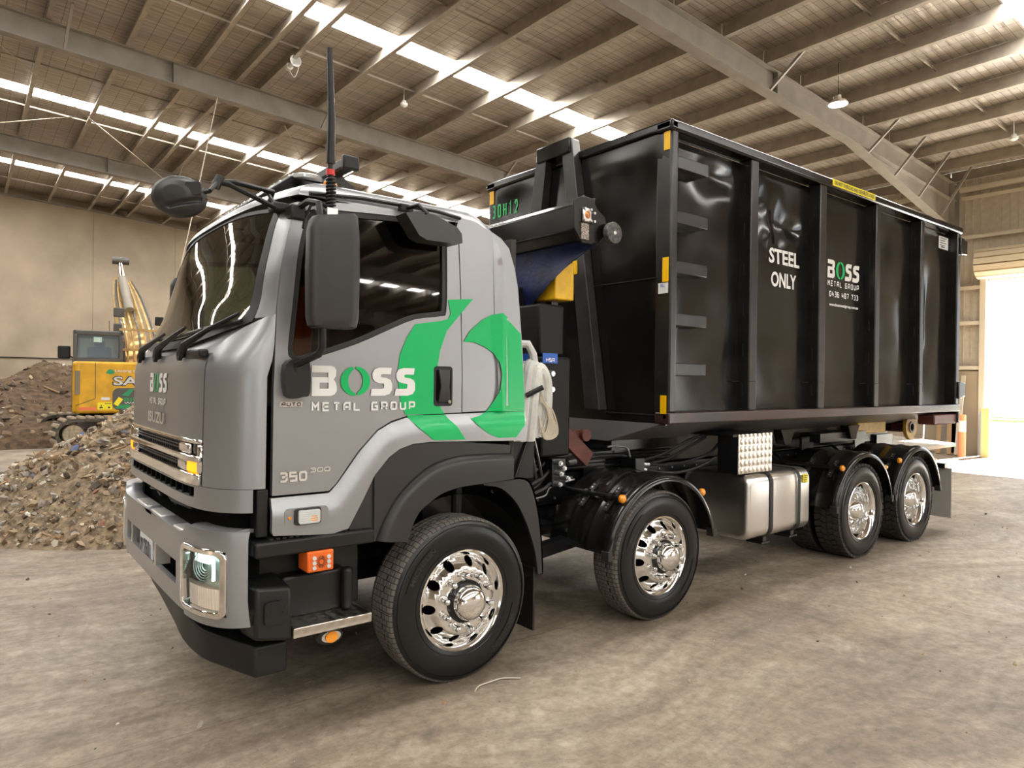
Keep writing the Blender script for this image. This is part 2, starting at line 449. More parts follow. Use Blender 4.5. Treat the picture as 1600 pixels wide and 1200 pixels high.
def tyre_mat(name, bw, bh, mort, tread_col, r_edge):
    m = mat(name, (.008, .008, .008), .30, spec=.4); nt, N, L, b = nodes(m)
    tc = N.new('ShaderNodeTexCoord'); sp = N.new('ShaderNodeSeparateXYZ'); L.new(tc.outputs['Object'], sp.inputs[0])
    at = N.new('ShaderNodeMath'); at.operation = 'ARCTAN2'; L.new(sp.outputs['Z'], at.inputs[0]); L.new(sp.outputs['X'], at.inputs[1])
    k = N.new('ShaderNodeMath'); k.operation = 'MULTIPLY'; k.inputs[1].default_value = .5; L.new(at.outputs[0], k.inputs[0])
    cb = N.new('ShaderNodeCombineXYZ'); L.new(k.outputs[0], cb.inputs['Y']); L.new(sp.outputs['Y'], cb.inputs['X'])
    br = N.new('ShaderNodeTexBrick'); br.inputs['Scale'].default_value = 1; br.inputs['Brick Width'].default_value = bw; br.inputs['Row Height'].default_value = bh
    br.inputs['Mortar Size'].default_value = mort; br.inputs['Mortar Smooth'].default_value = .1
    br.inputs['Color1'].default_value = (*tread_col, 1); br.inputs['Color2'].default_value = (*[c*.85 for c in tread_col], 1); br.inputs['Mortar'].default_value = (.008, .008, .008, 1)
    L.new(cb.outputs[0], br.inputs['Vector'])
    # radius mask: the tread is dusty, the wall is clean black
    x2 = N.new('ShaderNodeVectorMath'); x2.operation = 'LENGTH'
    cx = N.new('ShaderNodeCombineXYZ'); L.new(sp.outputs['X'], cx.inputs[0]); L.new(sp.outputs['Z'], cx.inputs[1]); L.new(cx.outputs[0], x2.inputs[0])
    mr = N.new('ShaderNodeMapRange'); mr.inputs[1].default_value = r_edge; mr.inputs[2].default_value = r_edge+.006; L.new(x2.outputs['Value'], mr.inputs[0])
    mx = N.new('ShaderNodeMix'); mx.data_type = 'RGBA'; mx.inputs['A'].default_value = (.0085, .0085, .009, 1)
    L.new(mr.outputs[0], mx.inputs['Factor']); L.new(br.outputs['Color'], mx.inputs['B']); L.new(mx.outputs['Result'], b.inputs['Base Color'])
    r = N.new('ShaderNodeMapRange'); r.inputs[3].default_value = .28; r.inputs[4].default_value = .8; L.new(mr.outputs[0], r.inputs[0]); L.new(r.outputs[0], b.inputs['Roughness'])
    bp = N.new('ShaderNodeBump'); bp.inputs['Distance'].default_value = .006; bp.inputs['Strength'].default_value = .8; bp.invert = True
    mm = N.new('ShaderNodeMath'); mm.operation = 'MULTIPLY'; L.new(br.outputs['Fac'], mm.inputs[0]); L.new(mr.outputs[0], mm.inputs[1])
    L.new(mm.outputs[0], bp.inputs['Height']); L.new(bp.outputs[0], b.inputs['Normal'])
    return m
M['tyre_steer'] = tyre_mat('steer_tyre', .042, .034, .0022, (.17, .155, .135), .487)
M['tyre_drive'] = tyre_mat('drive_tyre', .3, .3, .0, (.045, .042, .038), .478)

def checker_mat():
    m = mat('chequer_plate', (.68, .64, .58), .28, 1.0); nt, N, L, b = nodes(m)
    tc = N.new('ShaderNodeTexCoord'); mp = N.new('ShaderNodeMapping'); mp.inputs['Scale'].default_value = (15, 15, 15); L.new(tc.outputs['Object'], mp.inputs[0])
    v = N.new('ShaderNodeTexWave'); v.wave_type = 'BANDS'; v.bands_direction = 'X'; v.inputs['Scale'].default_value = .32
    w = N.new('ShaderNodeTexWave'); w.wave_type = 'BANDS'; w.bands_direction = 'Z'; w.inputs['Scale'].default_value = .32
    w2 = N.new('ShaderNodeTexWave'); w2.wave_type = 'BANDS'; w2.bands_direction = 'Y'; w2.inputs['Scale'].default_value = .32
    mu = N.new('ShaderNodeMath'); mu.operation = 'MULTIPLY'; mu2 = N.new('ShaderNodeMath'); mu2.operation = 'ADD'
    for q in (v, w, w2): L.new(mp.outputs[0], q.inputs[0])
    L.new(w.outputs['Fac'], mu2.inputs[0]); L.new(w2.outputs['Fac'], mu2.inputs[1])
    L.new(v.outputs['Fac'], mu.inputs[0]); L.new(mu2.outputs[0], mu.inputs[1])
    bp = N.new('ShaderNodeBump'); bp.inputs['Strength'].default_value = .6; bp.inputs['Distance'].default_value = .01
    L.new(mu.outputs[0], bp.inputs['Height']); L.new(bp.outputs[0], b.inputs['Normal'])
    return m
M['checker'] = checker_mat()

def floor_mat():
    m = mat('dusty_concrete', (.4, .33, .25), .62); nt, N, L, b = nodes(m)
    tc = N.new('ShaderNodeTexCoord')
    def noise(sc, det, rough=.55, scale3=None, dist=0., rot=0.):
        n = N.new('ShaderNodeTexNoise'); n.inputs['Scale'].default_value = sc; n.inputs['Detail'].default_value = det; n.inputs['Roughness'].default_value = rough; n.inputs['Distortion'].default_value = dist
        if scale3 or rot:
            mp = N.new('ShaderNodeMapping'); mp.inputs['Scale'].default_value = scale3 or (1, 1, 1); mp.inputs['Rotation'].default_value = (0, 0, rot)
            L.new(tc.outputs['Object'], mp.inputs[0]); L.new(mp.outputs[0], n.inputs['Vector'])
        else: L.new(tc.outputs['Object'], n.inputs['Vector'])
        return n
    def ramp(src, stops):
        r = N.new('ShaderNodeValToRGB'); e = r.color_ramp.elements
        e[0].position, e[0].color = stops[0][0], (*stops[0][1], 1); e[1].position, e[1].color = stops[-1][0], (*stops[-1][1], 1)
        for p, c in stops[1:-1]:
            q = e.new(p); q.color = (*c, 1)
        L.new(src, r.inputs[0]); return r
    def mix(a, b_, f, mode='MIX'):
        x = N.new('ShaderNodeMix'); x.data_type = 'RGBA'; x.blend_type = mode
        L.new(a, x.inputs['A']); L.new(b_, x.inputs['B'])
        if isinstance(f, float): x.inputs['Factor'].default_value = f
        else: L.new(f, x.inputs['Factor'])
        return x.outputs['Result']
    big = ramp(noise(.45, 7, .62, dist=.9).outputs['Fac'], [(.28, (.20, .155, .108)), (.5, (.31, .25, .185)), (.72, (.42, .36, .28))])
    fine = ramp(noise(7, 9, .72).outputs['Fac'], [(.32, (.60, .58, .56)), (.62, (1.13, 1.13, 1.13))])
    c = mix(big.outputs[0], fine.outputs[0], .85, 'MULTIPLY')
    # scraped, swept streaks from loader blades and tyres, bending as they go
    wn = noise(.16, 2); wv = N.new('ShaderNodeVectorMath'); wv.operation = 'SCALE'; L.new(wn.outputs['Color'], wv.inputs[0]); wv.inputs['Scale'].default_value = 6.0
    wa = N.new('ShaderNodeVectorMath'); wa.operation = 'ADD'; L.new(tc.outputs['Object'], wa.inputs[0]); L.new(wv.outputs[0], wa.inputs[1])
    def streak(scale3, rot, sc, lo, hi, dark, f):
        nonlocal c
        mp = N.new('ShaderNodeMapping'); mp.inputs['Scale'].default_value = scale3; mp.inputs['Rotation'].default_value = (0, 0, rot); L.new(wa.outputs[0], mp.inputs[0])
        n = N.new('ShaderNodeTexNoise'); n.inputs['Scale'].default_value = sc; n.inputs['Detail'].default_value = 8; n.inputs['Roughness'].default_value = .68; L.new(mp.outputs[0], n.inputs['Vector'])
        r = ramp(n.outputs['Fac'], [(lo, dark), (hi, (1.03, 1.03, 1.03))]); c = mix(c, r.outputs[0], f, 'MULTIPLY')
    streak((.22, 3.0, 1), .35, 1.2, .36, .56, (.62, .60, .58), .7)
    streak((.30, 4.5, 1), -.9, 1.0, .33, .50, (.72, .70, .68), .5)
    pale = ramp(noise(1.6, 8, .7, dist=.5).outputs['Fac'], [(.58, (0, 0, 0)), (.75, (.6, .6, .6))])
    mx_ = N.new('ShaderNodeMix'); mx_.data_type = 'RGBA'; L.new(c, mx_.inputs['A']); mx_.inputs['B'].default_value = (.52, .45, .36, 1); L.new(pale.outputs[0], mx_.inputs['Factor']); c = mx_.outputs['Result']
    mid = ramp(noise(16, 6, .7, dist=.3).outputs['Fac'], [(.34, (.70, .68, .66)), (.60, (1.12, 1.12, 1.12))])
    c = mix(c, mid.outputs[0], .75, 'MULTIPLY')
    # tread prints of loaders: faint bands of cross bars bending over the slab
    sx = N.new('ShaderNodeSeparateXYZ'); L.new(wa.outputs[0], sx.inputs[0])
    def lin(a, b_, k0):
        p1 = N.new('ShaderNodeMath'); p1.operation = 'MULTIPLY'; p1.inputs[1].default_value = a; L.new(sx.outputs['X'], p1.inputs[0])
        p2 = N.new('ShaderNodeMath'); p2.operation = 'MULTIPLY_ADD'; p2.inputs[1].default_value = b_; L.new(sx.outputs['Y'], p2.inputs[0]); L.new(p1.outputs[0], p2.inputs[2])
        p3 = N.new('ShaderNodeMath'); p3.operation = 'ADD'; p3.inputs[1].default_value = k0; L.new(p2.outputs[0], p3.inputs[0]); return p3.outputs[0]
    for (ca, cb, per, seed) in ((.86, .5, 2.1, 0.), (.35, -.94, 2.7, .8)):
        u_, v_ = lin(ca, cb, seed), lin(-cb, ca, 0)
        md = N.new('ShaderNodeMath'); md.operation = 'PINGPONG'; md.inputs[1].default_value = per/2; L.new(v_, md.inputs[0])
        bd = N.new('ShaderNodeMapRange'); bd.inputs[1].default_value = .10; bd.inputs[2].default_value = .26; bd.inputs[3].default_value = 1; bd.inputs[4].default_value = 0; L.new(md.outputs[0], bd.inputs[0])
        cbx = N.new('ShaderNodeCombineXYZ'); L.new(u_, cbx.inputs[0]); L.new(v_, cbx.inputs[1])
        bk = N.new('ShaderNodeTexBrick'); bk.inputs['Scale'].default_value = 1; bk.inputs['Brick Width'].default_value = .075; bk.inputs['Row Height'].default_value = .11; bk.inputs['Mortar Size'].default_value = .014; bk.inputs['Mortar Smooth'].default_value = .6
        L.new(cbx.outputs[0], bk.inputs['Vector'])
        gate = N.new('ShaderNodeMapRange'); gate.inputs[1].default_value = .45; gate.inputs[2].default_value = .6; L.new(noise(.5, 3).outputs['Fac'], gate.inputs[0])
        m1 = N.new('ShaderNodeMath'); m1.operation = 'MULTIPLY'; L.new(bd.outputs[0], m1.inputs[0]); L.new(gate.outputs[0], m1.inputs[1])
        m2 = N.new('ShaderNodeMath'); m2.operation = 'MULTIPLY'; L.new(m1.outputs[0], m2.inputs[0]); L.new(bk.outputs['Fac'], m2.inputs[1])
        m3 = N.new('ShaderNodeMath'); m3.operation = 'MULTIPLY'; m3.inputs[1].default_value = .30; L.new(m2.outputs[0], m3.inputs[0])
        x_ = N.new('ShaderNodeMix'); x_.data_type = 'RGBA'; L.new(c, x_.inputs['A']); x_.inputs['B'].default_value = (.16, .13, .10, 1); L.new(m3.outputs[0], x_.inputs['Factor']); c = x_.outputs['Result']
    # dark oily stains and bits
    oil = ramp(noise(.7, 6, .62, dist=1.6).outputs['Fac'], [(.58, (1, 1, 1)), (.74, (.55, .52, .50))])
    c = mix(c, oil.outputs[0], .8, 'MULTIPLY')
    spk = ramp(noise(34, 3, .6).outputs['Fac'], [(.27, (.55, .50, .45)), (.36, (1, 1, 1))])
    c = mix(c, spk.outputs[0], .8, 'MULTIPLY')
    # slab joints every few metres
    br = N.new('ShaderNodeTexBrick'); br.offset = 0; br.inputs['Scale'].default_value = 1; br.inputs['Brick Width'].default_value = 8.6; br.inputs['Row Height'].default_value = 4.3
    br.inputs['Mortar Size'].default_value = .007; br.inputs['Color1'].default_value = (1, 1, 1, 1); br.inputs['Color2'].default_value = (1, 1, 1, 1); br.inputs['Mortar'].default_value = (.55, .52, .48, 1)
    mp = N.new('ShaderNodeMapping'); mp.inputs['Location'].default_value = (4.6, .9, 0); L.new(tc.outputs['Object'], mp.inputs[0]); L.new(mp.outputs[0], br.inputs['Vector'])
    c = mix(c, br.outputs['Color'], .55, 'MULTIPLY')
    L.new(c, b.inputs['Base Color'])
    rr = N.new('ShaderNodeMapRange'); rr.inputs[3].default_value = .42; rr.inputs[4].default_value = .75; L.new(noise(2.0, 5).outputs['Fac'], rr.inputs[0]); L.new(rr.outputs[0], b.inputs['Roughness'])
    n3 = noise(28, 6, .7)
    bp = N.new('ShaderNodeBump'); bp.inputs['Strength'].default_value = .35; bp.inputs['Distance'].default_value = .012; L.new(n3.outputs['Fac'], bp.inputs['Height']); L.new(bp.outputs[0], b.inputs['Normal'])
    return m
M['floor'] = floor_mat()
M['concrete_wall'] = mat('tilt_up_concrete', (.46, .375, .27), .8, noise=.22, nscale=.5, bump=.1, bscale=12, detail=8)
M['steel_beam'] = mat('grey_painted_beam', (.30, .275, .24), .5, noise=.12, nscale=3)
M['purlin'] = mat('galvanised_purlin', (.46, .41, .34), .38, .45, noise=.15, nscale=4)
M['rod'] = mat('galvanised_rod', (.5, .43, .33), .45, .3)
M['cladding'] = mat('cream_cladding', (.62, .55, .44), .5, noise=.08)
M['girt'] = mat('cream_girt', (.72, .64, .5), .5)
M['skylight'] = emis('translucent_roof_sheet', (1, .98, .95), SKYLIGHT_STRENGTH)
M['yard'] = mat('sunlit_yard', (.75, .74, .72), .8, noise=.1)
M['door_slats'] = mat('roller_door_slats', (.70, .60, .42), .45)

def roof_mat():
    m = mat('foil_insulation_with_wire_mesh', (.45, .38, .30), .45, .25); nt, N, L, b = nodes(m)
    tc = N.new('ShaderNodeTexCoord')
    br = N.new('ShaderNodeTexBrick'); br.offset = 0; br.inputs['Scale'].default_value = 1; br.inputs['Brick Width'].default_value = .30; br.inputs['Row Height'].default_value = .15
    br.inputs['Mortar Size'].default_value = .006; br.inputs['Mortar Smooth'].default_value = .5
    br.inputs['Color1'].default_value = (.56, .51, .45, 1); br.inputs['Color2'].default_value = (.52, .47, .41, 1); br.inputs['Mortar'].default_value = (.13, .11, .09, 1)
    L.new(tc.outputs['Object'], br.inputs['Vector'])
    n = N.new('ShaderNodeTexNoise'); n.inputs['Scale'].default_value = 1.0; n.inputs['Detail'].default_value = 6
    mp = N.new('ShaderNodeMapping'); mp.inputs['Scale'].default_value = (1.2, 9, 1); L.new(tc.outputs['Object'], mp.inputs[0]); L.new(mp.outputs[0], n.inputs['Vector'])
    r = N.new('ShaderNodeMapRange'); r.inputs[1].default_value = .3; r.inputs[2].default_value = .7; r.inputs[3].default_value = .72; r.inputs[4].default_value = 1.12; L.new(n.outputs['Fac'], r.inputs[0])
    mx = N.new('ShaderNodeMix'); mx.data_type = 'RGBA'; mx.blend_type = 'MULTIPLY'; mx.inputs['Factor'].default_value = 1
    L.new(br.outputs['Color'], mx.inputs['A']); L.new(r.outputs[0], mx.inputs['B']); L.new(mx.outputs['Result'], b.inputs['Base Color'])
    bp = N.new('ShaderNodeBump'); bp.inputs['Strength'].default_value = .5; bp.inputs['Distance'].default_value = .05
    L.new(n.outputs['Fac'], bp.inputs['Height']); L.new(bp.outputs[0], b.inputs['Normal'])
    return m
M['roof'] = roof_mat()

# ------------------------------------------------------------------ the hall
XE, XR, XW = 19.5, -8.0, -26.0      # east wall, ridge, west wall
YS, YN = -41.0, 28.3                # south and north gables
def roof_z(x): return 8.36-.0625*(x-10) if x >= XR else 8.36-.0625*(XR-10)+.0625*(x-XR)
def S_(o): o['kind'] = 'structure'; return o
def build_hall():
    mb = MB(); n = 30
    mb.box(-60, XE+.2, -60, 60, -.3, 0)
    S_(mb.build('floor', M['floor'], smooth=False))
    S_(MB().box(XE+.2, 70, -60, 80, -.32, -.02).build('ground', M['yard'], smooth=False))
    # roof sheet with slots left for the skylights
    strips = [(y-.31, y+.31) for y in (-35.5, -27, -18.3, -9.6, -.95, 7.96, 16.75, 24.3)]
    ys = [YS-.2]+[v for s in strips for v in s]+[YN+.35]
    mb = MB()
    for i in range(0, len(ys), 2):
        for xa, xb in ((XW, XR), (XR, XE+.1)):
            a, b_ = roof_z(xa), roof_z(xb)
            mb.add([(xa, ys[i], a), (xb, ys[i], b_), (xb, ys[i+1], b_), (xa, ys[i+1], a), (xa, ys[i], a+.08), (xb, ys[i], b_+.08), (xb, ys[i+1], b_+.08), (xa, ys[i+1], a+.08)],
                   [(0, 1, 2, 3), (7, 6, 5, 4), (0, 4, 5, 1), (1, 5, 6, 2), (2, 6, 7, 3), (3, 7, 4, 0)])
    # close strips by the eave, and in the unseen west to dim the nose
    for (ya, yb) in strips:
        for xa, xb in ((XW, -14), (XE-3.2, XE+.1)):
            a, b_ = roof_z(xa), roof_z(xb)
            mb.add([(xa, ya, a), (xb, ya, b_), (xb, yb, b_), (xa, yb, a), (xa, ya, a+.08), (xb, ya, b_+.08), (xb, yb, b_+.08), (xa, yb, a+.08)], [(0, 1, 2, 3), (7, 6, 5, 4)])
    S_(mb.build('ceiling', M['roof'], smooth=False))
    k = 0
    for (ya, yb) in strips:
        for xa, xb in ((-14, XR), (XR, XE-3.2)):
            k += 1; mb = MB(); nr = 4
            for j in range(nr):        # ribbed translucent sheet: bright pans between thin ribs
                y0 = ya+(yb-ya)*j/nr; y1 = ya+(yb-ya)*(j+1)/nr
                mb.add([(xa, y0+.014, roof_z(xa)+.01), (xb, y0+.014, roof_z(xb)+.01), (xb, y1-.014, roof_z(xb)+.01), (xa, y1-.014, roof_z(xa)+.01)], [(0, 1, 2, 3)])
            S_(mb.build('window_%d' % k, M['skylight'], smooth=False))
    # purlins: lipped channels under the sheet
    px = [x*1.37-.02-1.1 for x in range(-17, 16)]
    px = [x for x in px if XW < x < XE-.3]+[2.45, XE-.35]
    px = [x for x in px if abs(x-1.64) > 9e9 or True]
    t = 0
    for x in sorted(px):
        for ya, yb in ((YS, -32), (-32, -23.2), (-23.2, -14.4), (-14.4, -5.7), (-5.7, 2.95), (2.95, 11.6), (11.6, 20.1), (20.1, YN)):
            if x < -12 and ya < 2.9 or (ya < -20 and x < 3): continue
            z1 = roof_z(x); mb = MB(); g = .01
            mb.box(x-.006, x+.006, ya+g, yb-g, z1-.29, z1-.005); mb.box(x-.09, x+.006, ya+g, yb-g, z1-.295, z1-.285)
            mb.box(x-.09, x-.084, ya+g, yb-g, z1-.285, z1-.262)
            t += 1; S_(mb.build('trim_%d' % t, M['purlin'], smooth=False))
    # bridging between purlins at third points of each bay
    for y in (-12, -3.0, .9, 5.85, 9.35, 14.4, 17.6, 22.6, 26.2):
        mb = MB(); mb.beam((XR, y, roof_z(XR)-.12), (XE-.4, y, roof_z(XE-.4)-.12), .03, .04); t += 1
        S_(mb.build('trim_%d' % t, M['purlin'], smooth=False))
    # portal rafters with columns
    for y in (-32, -23.2, -14.4, -5.7, 2.95, 11.6, 20.1):
        for xa, xb in ((XR, XE-.25), (XW+.25, XR)):
            mb = MB(); za = roof_z(xa)-.31; zb = roof_z(xb)-.31; d = .47
            mb.beam((xa, y, za-.01), (xb, y, zb-.01), .24, .02); mb.beam((xa, y, za-d), (xb, y, zb-d), .24, .022); mb.beam((xa, y, za-d/2), (xb, y, zb-d/2), .014, d-.02)
            for q in range(1, 9):
                x = xa+(xb-xa)*q/9.; z = roof_z(x)-.31
                if q % 3 == 0: mb.box(x-.008, x+.008, y-.11, y+.11, z-d+.01, z-.02)
            if xb > 0:      # tapered haunch at the eave
                h0 = 13.3; hz = roof_z(h0)-.31-d; ze = roof_z(XE-.5)-.22
                mb.beam((h0, y, hz), (XE-.45, y, ze-1.35), .24, .022)
                mb.add([(h0, y-.007, hz), (XE-.45, y-.007, ze-1.35), (XE-.45, y-.007, ze-d), (h0, y+.007, hz), (XE-.45, y+.007, ze-1.35), (XE-.45, y+.007, ze-d)], [(0, 1, 2), (3, 5, 4), (0, 3, 4, 1)])
            t += 1; S_(mb.build('trim_%d' % t, M['steel_beam'], smooth=False))
        x = XE-.3; mb = MB(); h = roof_z(XE)-.15
        mb.box(x-.2, x-.18, y-.13, y+.13, 0, h); mb.box(x+.18, x+.2, y-.13, y+.13, 0, h); mb.box(x-.18, x+.18, y-.008, y+.008, 0, h)
        t += 1; S_(mb.build('trim_%d' % t, M['steel_beam'], smooth=False))
        # fly braces from the bottom flange up to the purlins
        for x in () if y < -6 else (-.9, 4.4, 9.9, 14.0, 15.4, 16.8, 18.2) if y < 15 else (-2.3, 3.0, 8.5):
            xx = x; zb = roof_z(xx)-.22-.55-(max(0, xx-13.3)*.13 if xx > 13.3 else 0)
            mb = MB(); mb.beam((xx, y-.1, zb), (xx+.05, y-.85, roof_z(xx)-.16), .05, .05); t += 1
            S_(mb.build('trim_%d' % t, M['steel_beam'], smooth=False))
    # tension rods of the roof bracing
    for a, b_ in (((-2.2, 11.8, 8.35), (3.0, 20.0, 8.0)), ((-3.0, 19.0, 8.3), (2.6, 11.8, 8.2)), ((3.6, 11.8, 7.9), (8.6, 20.0, 7.7))):
        t += 1; S_(MB().cyl(a, b_, .013, 6).build('trim_%d' % t, M['rod']))
    # north gable: tilt-up concrete panels with open joints, steel angle along the top
    mb = MB(); xs = [-25.9, -18, -10.2, -6.1, -1.98, 1.76, 4.85, 8.9, 13, 16.8, XE+.1]
    for a, b_ in zip(xs, xs[1:]):
        za, zb = roof_z(a)-.26, roof_z(b_)-.26
        if a < XR < b_: pass
        mb.add([(a+.007, YN, 0), (b_-.007, YN, 0), (b_-.007, YN, zb), (a+.007, YN, za), (a+.007, YN+.03, 0), (b_-.007, YN+.03, 0), (b_-.007, YN+.03, zb), (a+.007, YN+.03, za)],
               [(0, 1, 2, 3), (7, 6, 5, 4), (0, 4, 5, 1), (1, 5, 6, 2), (2, 6, 7, 3), (3, 7, 4, 0)])
    mb.box(-26, XE+.1, YN+.03, YN+.25, 0, 7.6)
    mb.box(-26, XE+.1, YN+.2, YN+.25, 0, 9.4)
    S_(mb.build('wall_north', M['concrete_wall'], smooth=False))
    mb = MB(); mb.beam((XR, YN-.06, roof_z(XR)-.30), (XE, YN-.06, roof_z(XE)-.30), .08, .06); t += 1
    S_(mb.build('trim_%d' % t, M['steel_beam'], smooth=False))
    t += 1; S_(MB().cyl((-12, YN-.03, 2.55), (4, YN-.03, 2.52), .02, 6).build('trim_%d' % t, M['trim']))
    # east wall: ribbed cladding over low concrete panels, roller door opening
    D0, D1, DH = -5.2, 2.12, 4.75
    def clad(mb, ya, yb, za, zb):
        y = ya
        while y < yb-1e-3:
            y2 = min(y+.19, yb)
            for (p, q, o) in ((y, min(y+.03, yb), .03), (min(y+.03, yb), y2, 0)):
                mb.add([(XE-o, p, za), (XE-o, q, za), (XE-o, q, zb), (XE-o, p, zb)], [(0, 1, 2, 3)])
            mb.add([(XE-.03, y, za), (XE, y, za), (XE, y, zb), (XE-.03, y, zb)], [(0, 1, 2, 3)])
            if y+.03 < yb: mb.add([(XE-.03, y+.03, za), (XE, y+.03, za), (XE, y+.03, zb), (XE-.03, y+.03, zb)], [(0, 1, 2, 3)])
            y = y2
    mb = MB(); zt = roof_z(XE)-.1
    clad(mb, YS, -27, 2.3, zt); clad(mb, -27, -15.5, 5.2, zt); clad(mb, -15.5, D0, 2.3, zt); clad(mb, D0, D1, DH, zt); clad(mb, D1, YN, 2.3, zt)  # stretch south of the door left open, unseen, to brighten the floor
    mb.box(XE+.01, XE+.1, YS, -27, 0, zt); mb.box(XE+.01, XE+.1, -27, -15.5, 5.2, zt); mb.box(XE+.01, XE+.1, -15.5, D0, 0, zt); mb.box(XE+.01, XE+.1, D1, YN, 0, zt); mb.box(XE+.01, XE+.1, D0, D1, DH, zt)
    S_(mb.build('wall_east', M['cladding'], smooth=False))
    mb = MB()
    for a, b_ in ((YS, -27.1), (-15.4, D0-.1), (D1+.1, 6.6), (6.62, 11), (11.02, 16), (16.02, YN)): mb.box(XE-.12, XE+.01, a, b_, 0, 2.28)
    S_(mb.build('baseboard_east', M['concrete_wall'], smooth=False))
    for z in (2.42, 3.65, 4.62, 6.02, 7.1):
        for a, b_ in ((D1+.08 if z < DH else D0, 2.75), (3.15, 11.4), (11.8, YN)):
            mb = MB(); mb.box(XE-.16, XE-.03, a, b_, z-.02, z); mb.box(XE-.17, XE-.155, a, b_, z-.10, z+.0); t += 1
            S_(mb.build('trim_%d' % t, M['girt'], smooth=False))
    mb = MB(); mb.box(XE-.2, XE-.05, 3.1, YN, zt-.42, zt-.3); mb.box(XE-.2, XE-.05, YS, 2.8, zt-.42, zt-.3); t += 1
    S_(mb.build('trim_%d' % t, M['girt'], smooth=False))
    # roller door: frame, curtain on its drum
    d = MB(); d.box(XE-.2, XE+.02, D1, D1+.14, 0, DH+.1); d.box(XE-.2, XE+.02, D0-.14, D0, 0, DH+.1)
    dr = S_(d.build('door_1', M['girt'], smooth=False))
    mb = MB()
    for k in range(9):
        a = radians(-100+k*26); mb.beam((XE-.45+.34*cos(a+pi)*1, D0-.1, DH+.40+.34*sin(a)), (XE-.45+.34*cos(a+pi), D1+.1, DH+.40+.34*sin(a)), .15, .13, up=(cos(a+pi), 0, sin(a)))
    mb.cyl((XE-.45, D0-.1, DH+.4), (XE-.45, D1+.1, DH+.4), .32, 20)
    for k in range(3): mb.box(XE-.16, XE-.1, D0, D1, DH+.02+k*.1, DH+.1+k*.1)
    mb.build('door_curtain', M['door_slats'], dr, smooth=False)
    # west and south walls lie unseen behind the camera, doorways placed to let light in
    mb = MB(); y = YS
    for a, b_, z0 in ((YS, -34, 0), (-34, -22, 5.2), (-22, YN, 0)): mb.box(XW-.1, XW, a, b_, z0, 8.5)
    S_(mb.build('wall_west', M['concrete_wall'], smooth=False))
    mb = MB()
    for a, b_, z0 in ((XW, -16, 0), (-16, -6, 5.6), (-6, XE, 0)): mb.box(a, b_, YS-.1, YS, z0, 9.4)
    S_(mb.build('wall_south', M['cladding'], smooth=False))
build_hall()
# ------------------------------------------------------------------ the truck
truck = empty('truck', (0, 0, 0), 0, 'grey cab-over hook-lift truck with green swoosh graphics and chrome wheels', 'truck')
HW = lambda z: 1.2-.035*max(0, z-1.9)
X0T = [(0.4, -1.50), (1.2, -1.50), (1.95, -1.487), (2.05, -1.44), (2.84, -1.16), (2.95, -1.02)]
XET = [(0.4, -1.195), (1.9, -1.19), (2.2, -1.175), (2.43, -1.15), (2.67, -1.10), (2.80, -1.05), (2.95, -.98)]
_sm = [(1.85+.45*i/20, (i/20)**2*(3-2*i/20)) for i in range(21)]
NT = [(z, 6-3.3*k) for z, k in _sm]
MT = [(z, 2-.9*k) for z, k in _sm]
def fx(y, z, off=0):
    """front surface of the cab: x at (y, z)"""
    W = HW(z); t = min(1, abs(y)/W); a, b = lerp(X0T, z), lerp(XET, z)
    return a+(b-a)*(1-max(0, 1-t**lerp(NT, z))**(1/lerp(MT, z)))-off
def fp(y, z, off=0):
    """front surface point pushed outwards along the plan normal"""
    e = .004; W = HW(z); ya = max(-W, min(W, y))
    y1 = max(-W, ya-e); y2 = min(W, ya+e)
    d = Vector((fx(y2, z)-fx(y1, z), y2-y1, 0))
    n = Vector((-d.y, d.x, 0)).normalized()
    p = Vector((fx(ya, z), ya, z))+n*off
    return tuple(p)
def ycl(a, b, n, W=1.2):
    """span from a to b, packed where the plan curve turns the corner"""
    f = lambda s: s*(1.5-.5*s*s)
    def inv(t):
        lo, hi = -1., 1.
        for _ in range(40):
            m = (lo+hi)/2
            if f(m) < t: lo = m
            else: hi = m
        return lo
    return [max(-W, min(W, W*f(s))) for s in frange(inv(a/W), inv(b/W), n)]
def side(sy=-1):
    return lambda x, z, off=0: (x, sy*(HW(z)+off), z)
def sideo(o, sy=-1):
    return lambda x, z, off=0: (x, sy*(HW(z)+off+o), z)
FRONT = lambda o: (lambda u, v, off=0: fp(u, v, off+o))

DOOR = [(-1.188, 1.252), (-1.186, 1.83), (-1.17, 2.228), (-1.147, 2.429), (-1.099, 2.668), (-1.06, 2.765), (-.98, 2.815), (-.724, 2.842), (-.356, 2.854), (-.12, 2.842),
        (-.065, 2.80), (-.035, 2.70), (-.025, 2.431), (-.017, 1.997), (-.017, 1.662), (-.252, 1.659), (-.409, 1.647), (-.501, 1.623), (-.594, 1.575), (-.711, 1.457), (-.783, 1.362), (-.838, 1.289), (-.879, 1.252)]
WINDOW = [(-1.0, 2.735), (-.94, 2.775), (-.781, 2.793), (-.399, 2.817), (-.16, 2.82), (-.125, 2.79), (-.119, 2.541), (-.127, 2.285), (-.17, 2.249), (-.348, 2.218), (-.516, 2.148), (-.715, 2.059), (-.938, 1.981),
          (-1.054, 1.95), (-1.096, 1.966), (-1.113, 2.015), (-1.089, 2.234), (-1.052, 2.56)]
WINDOW = smooth_poly(WINDOW, 3)
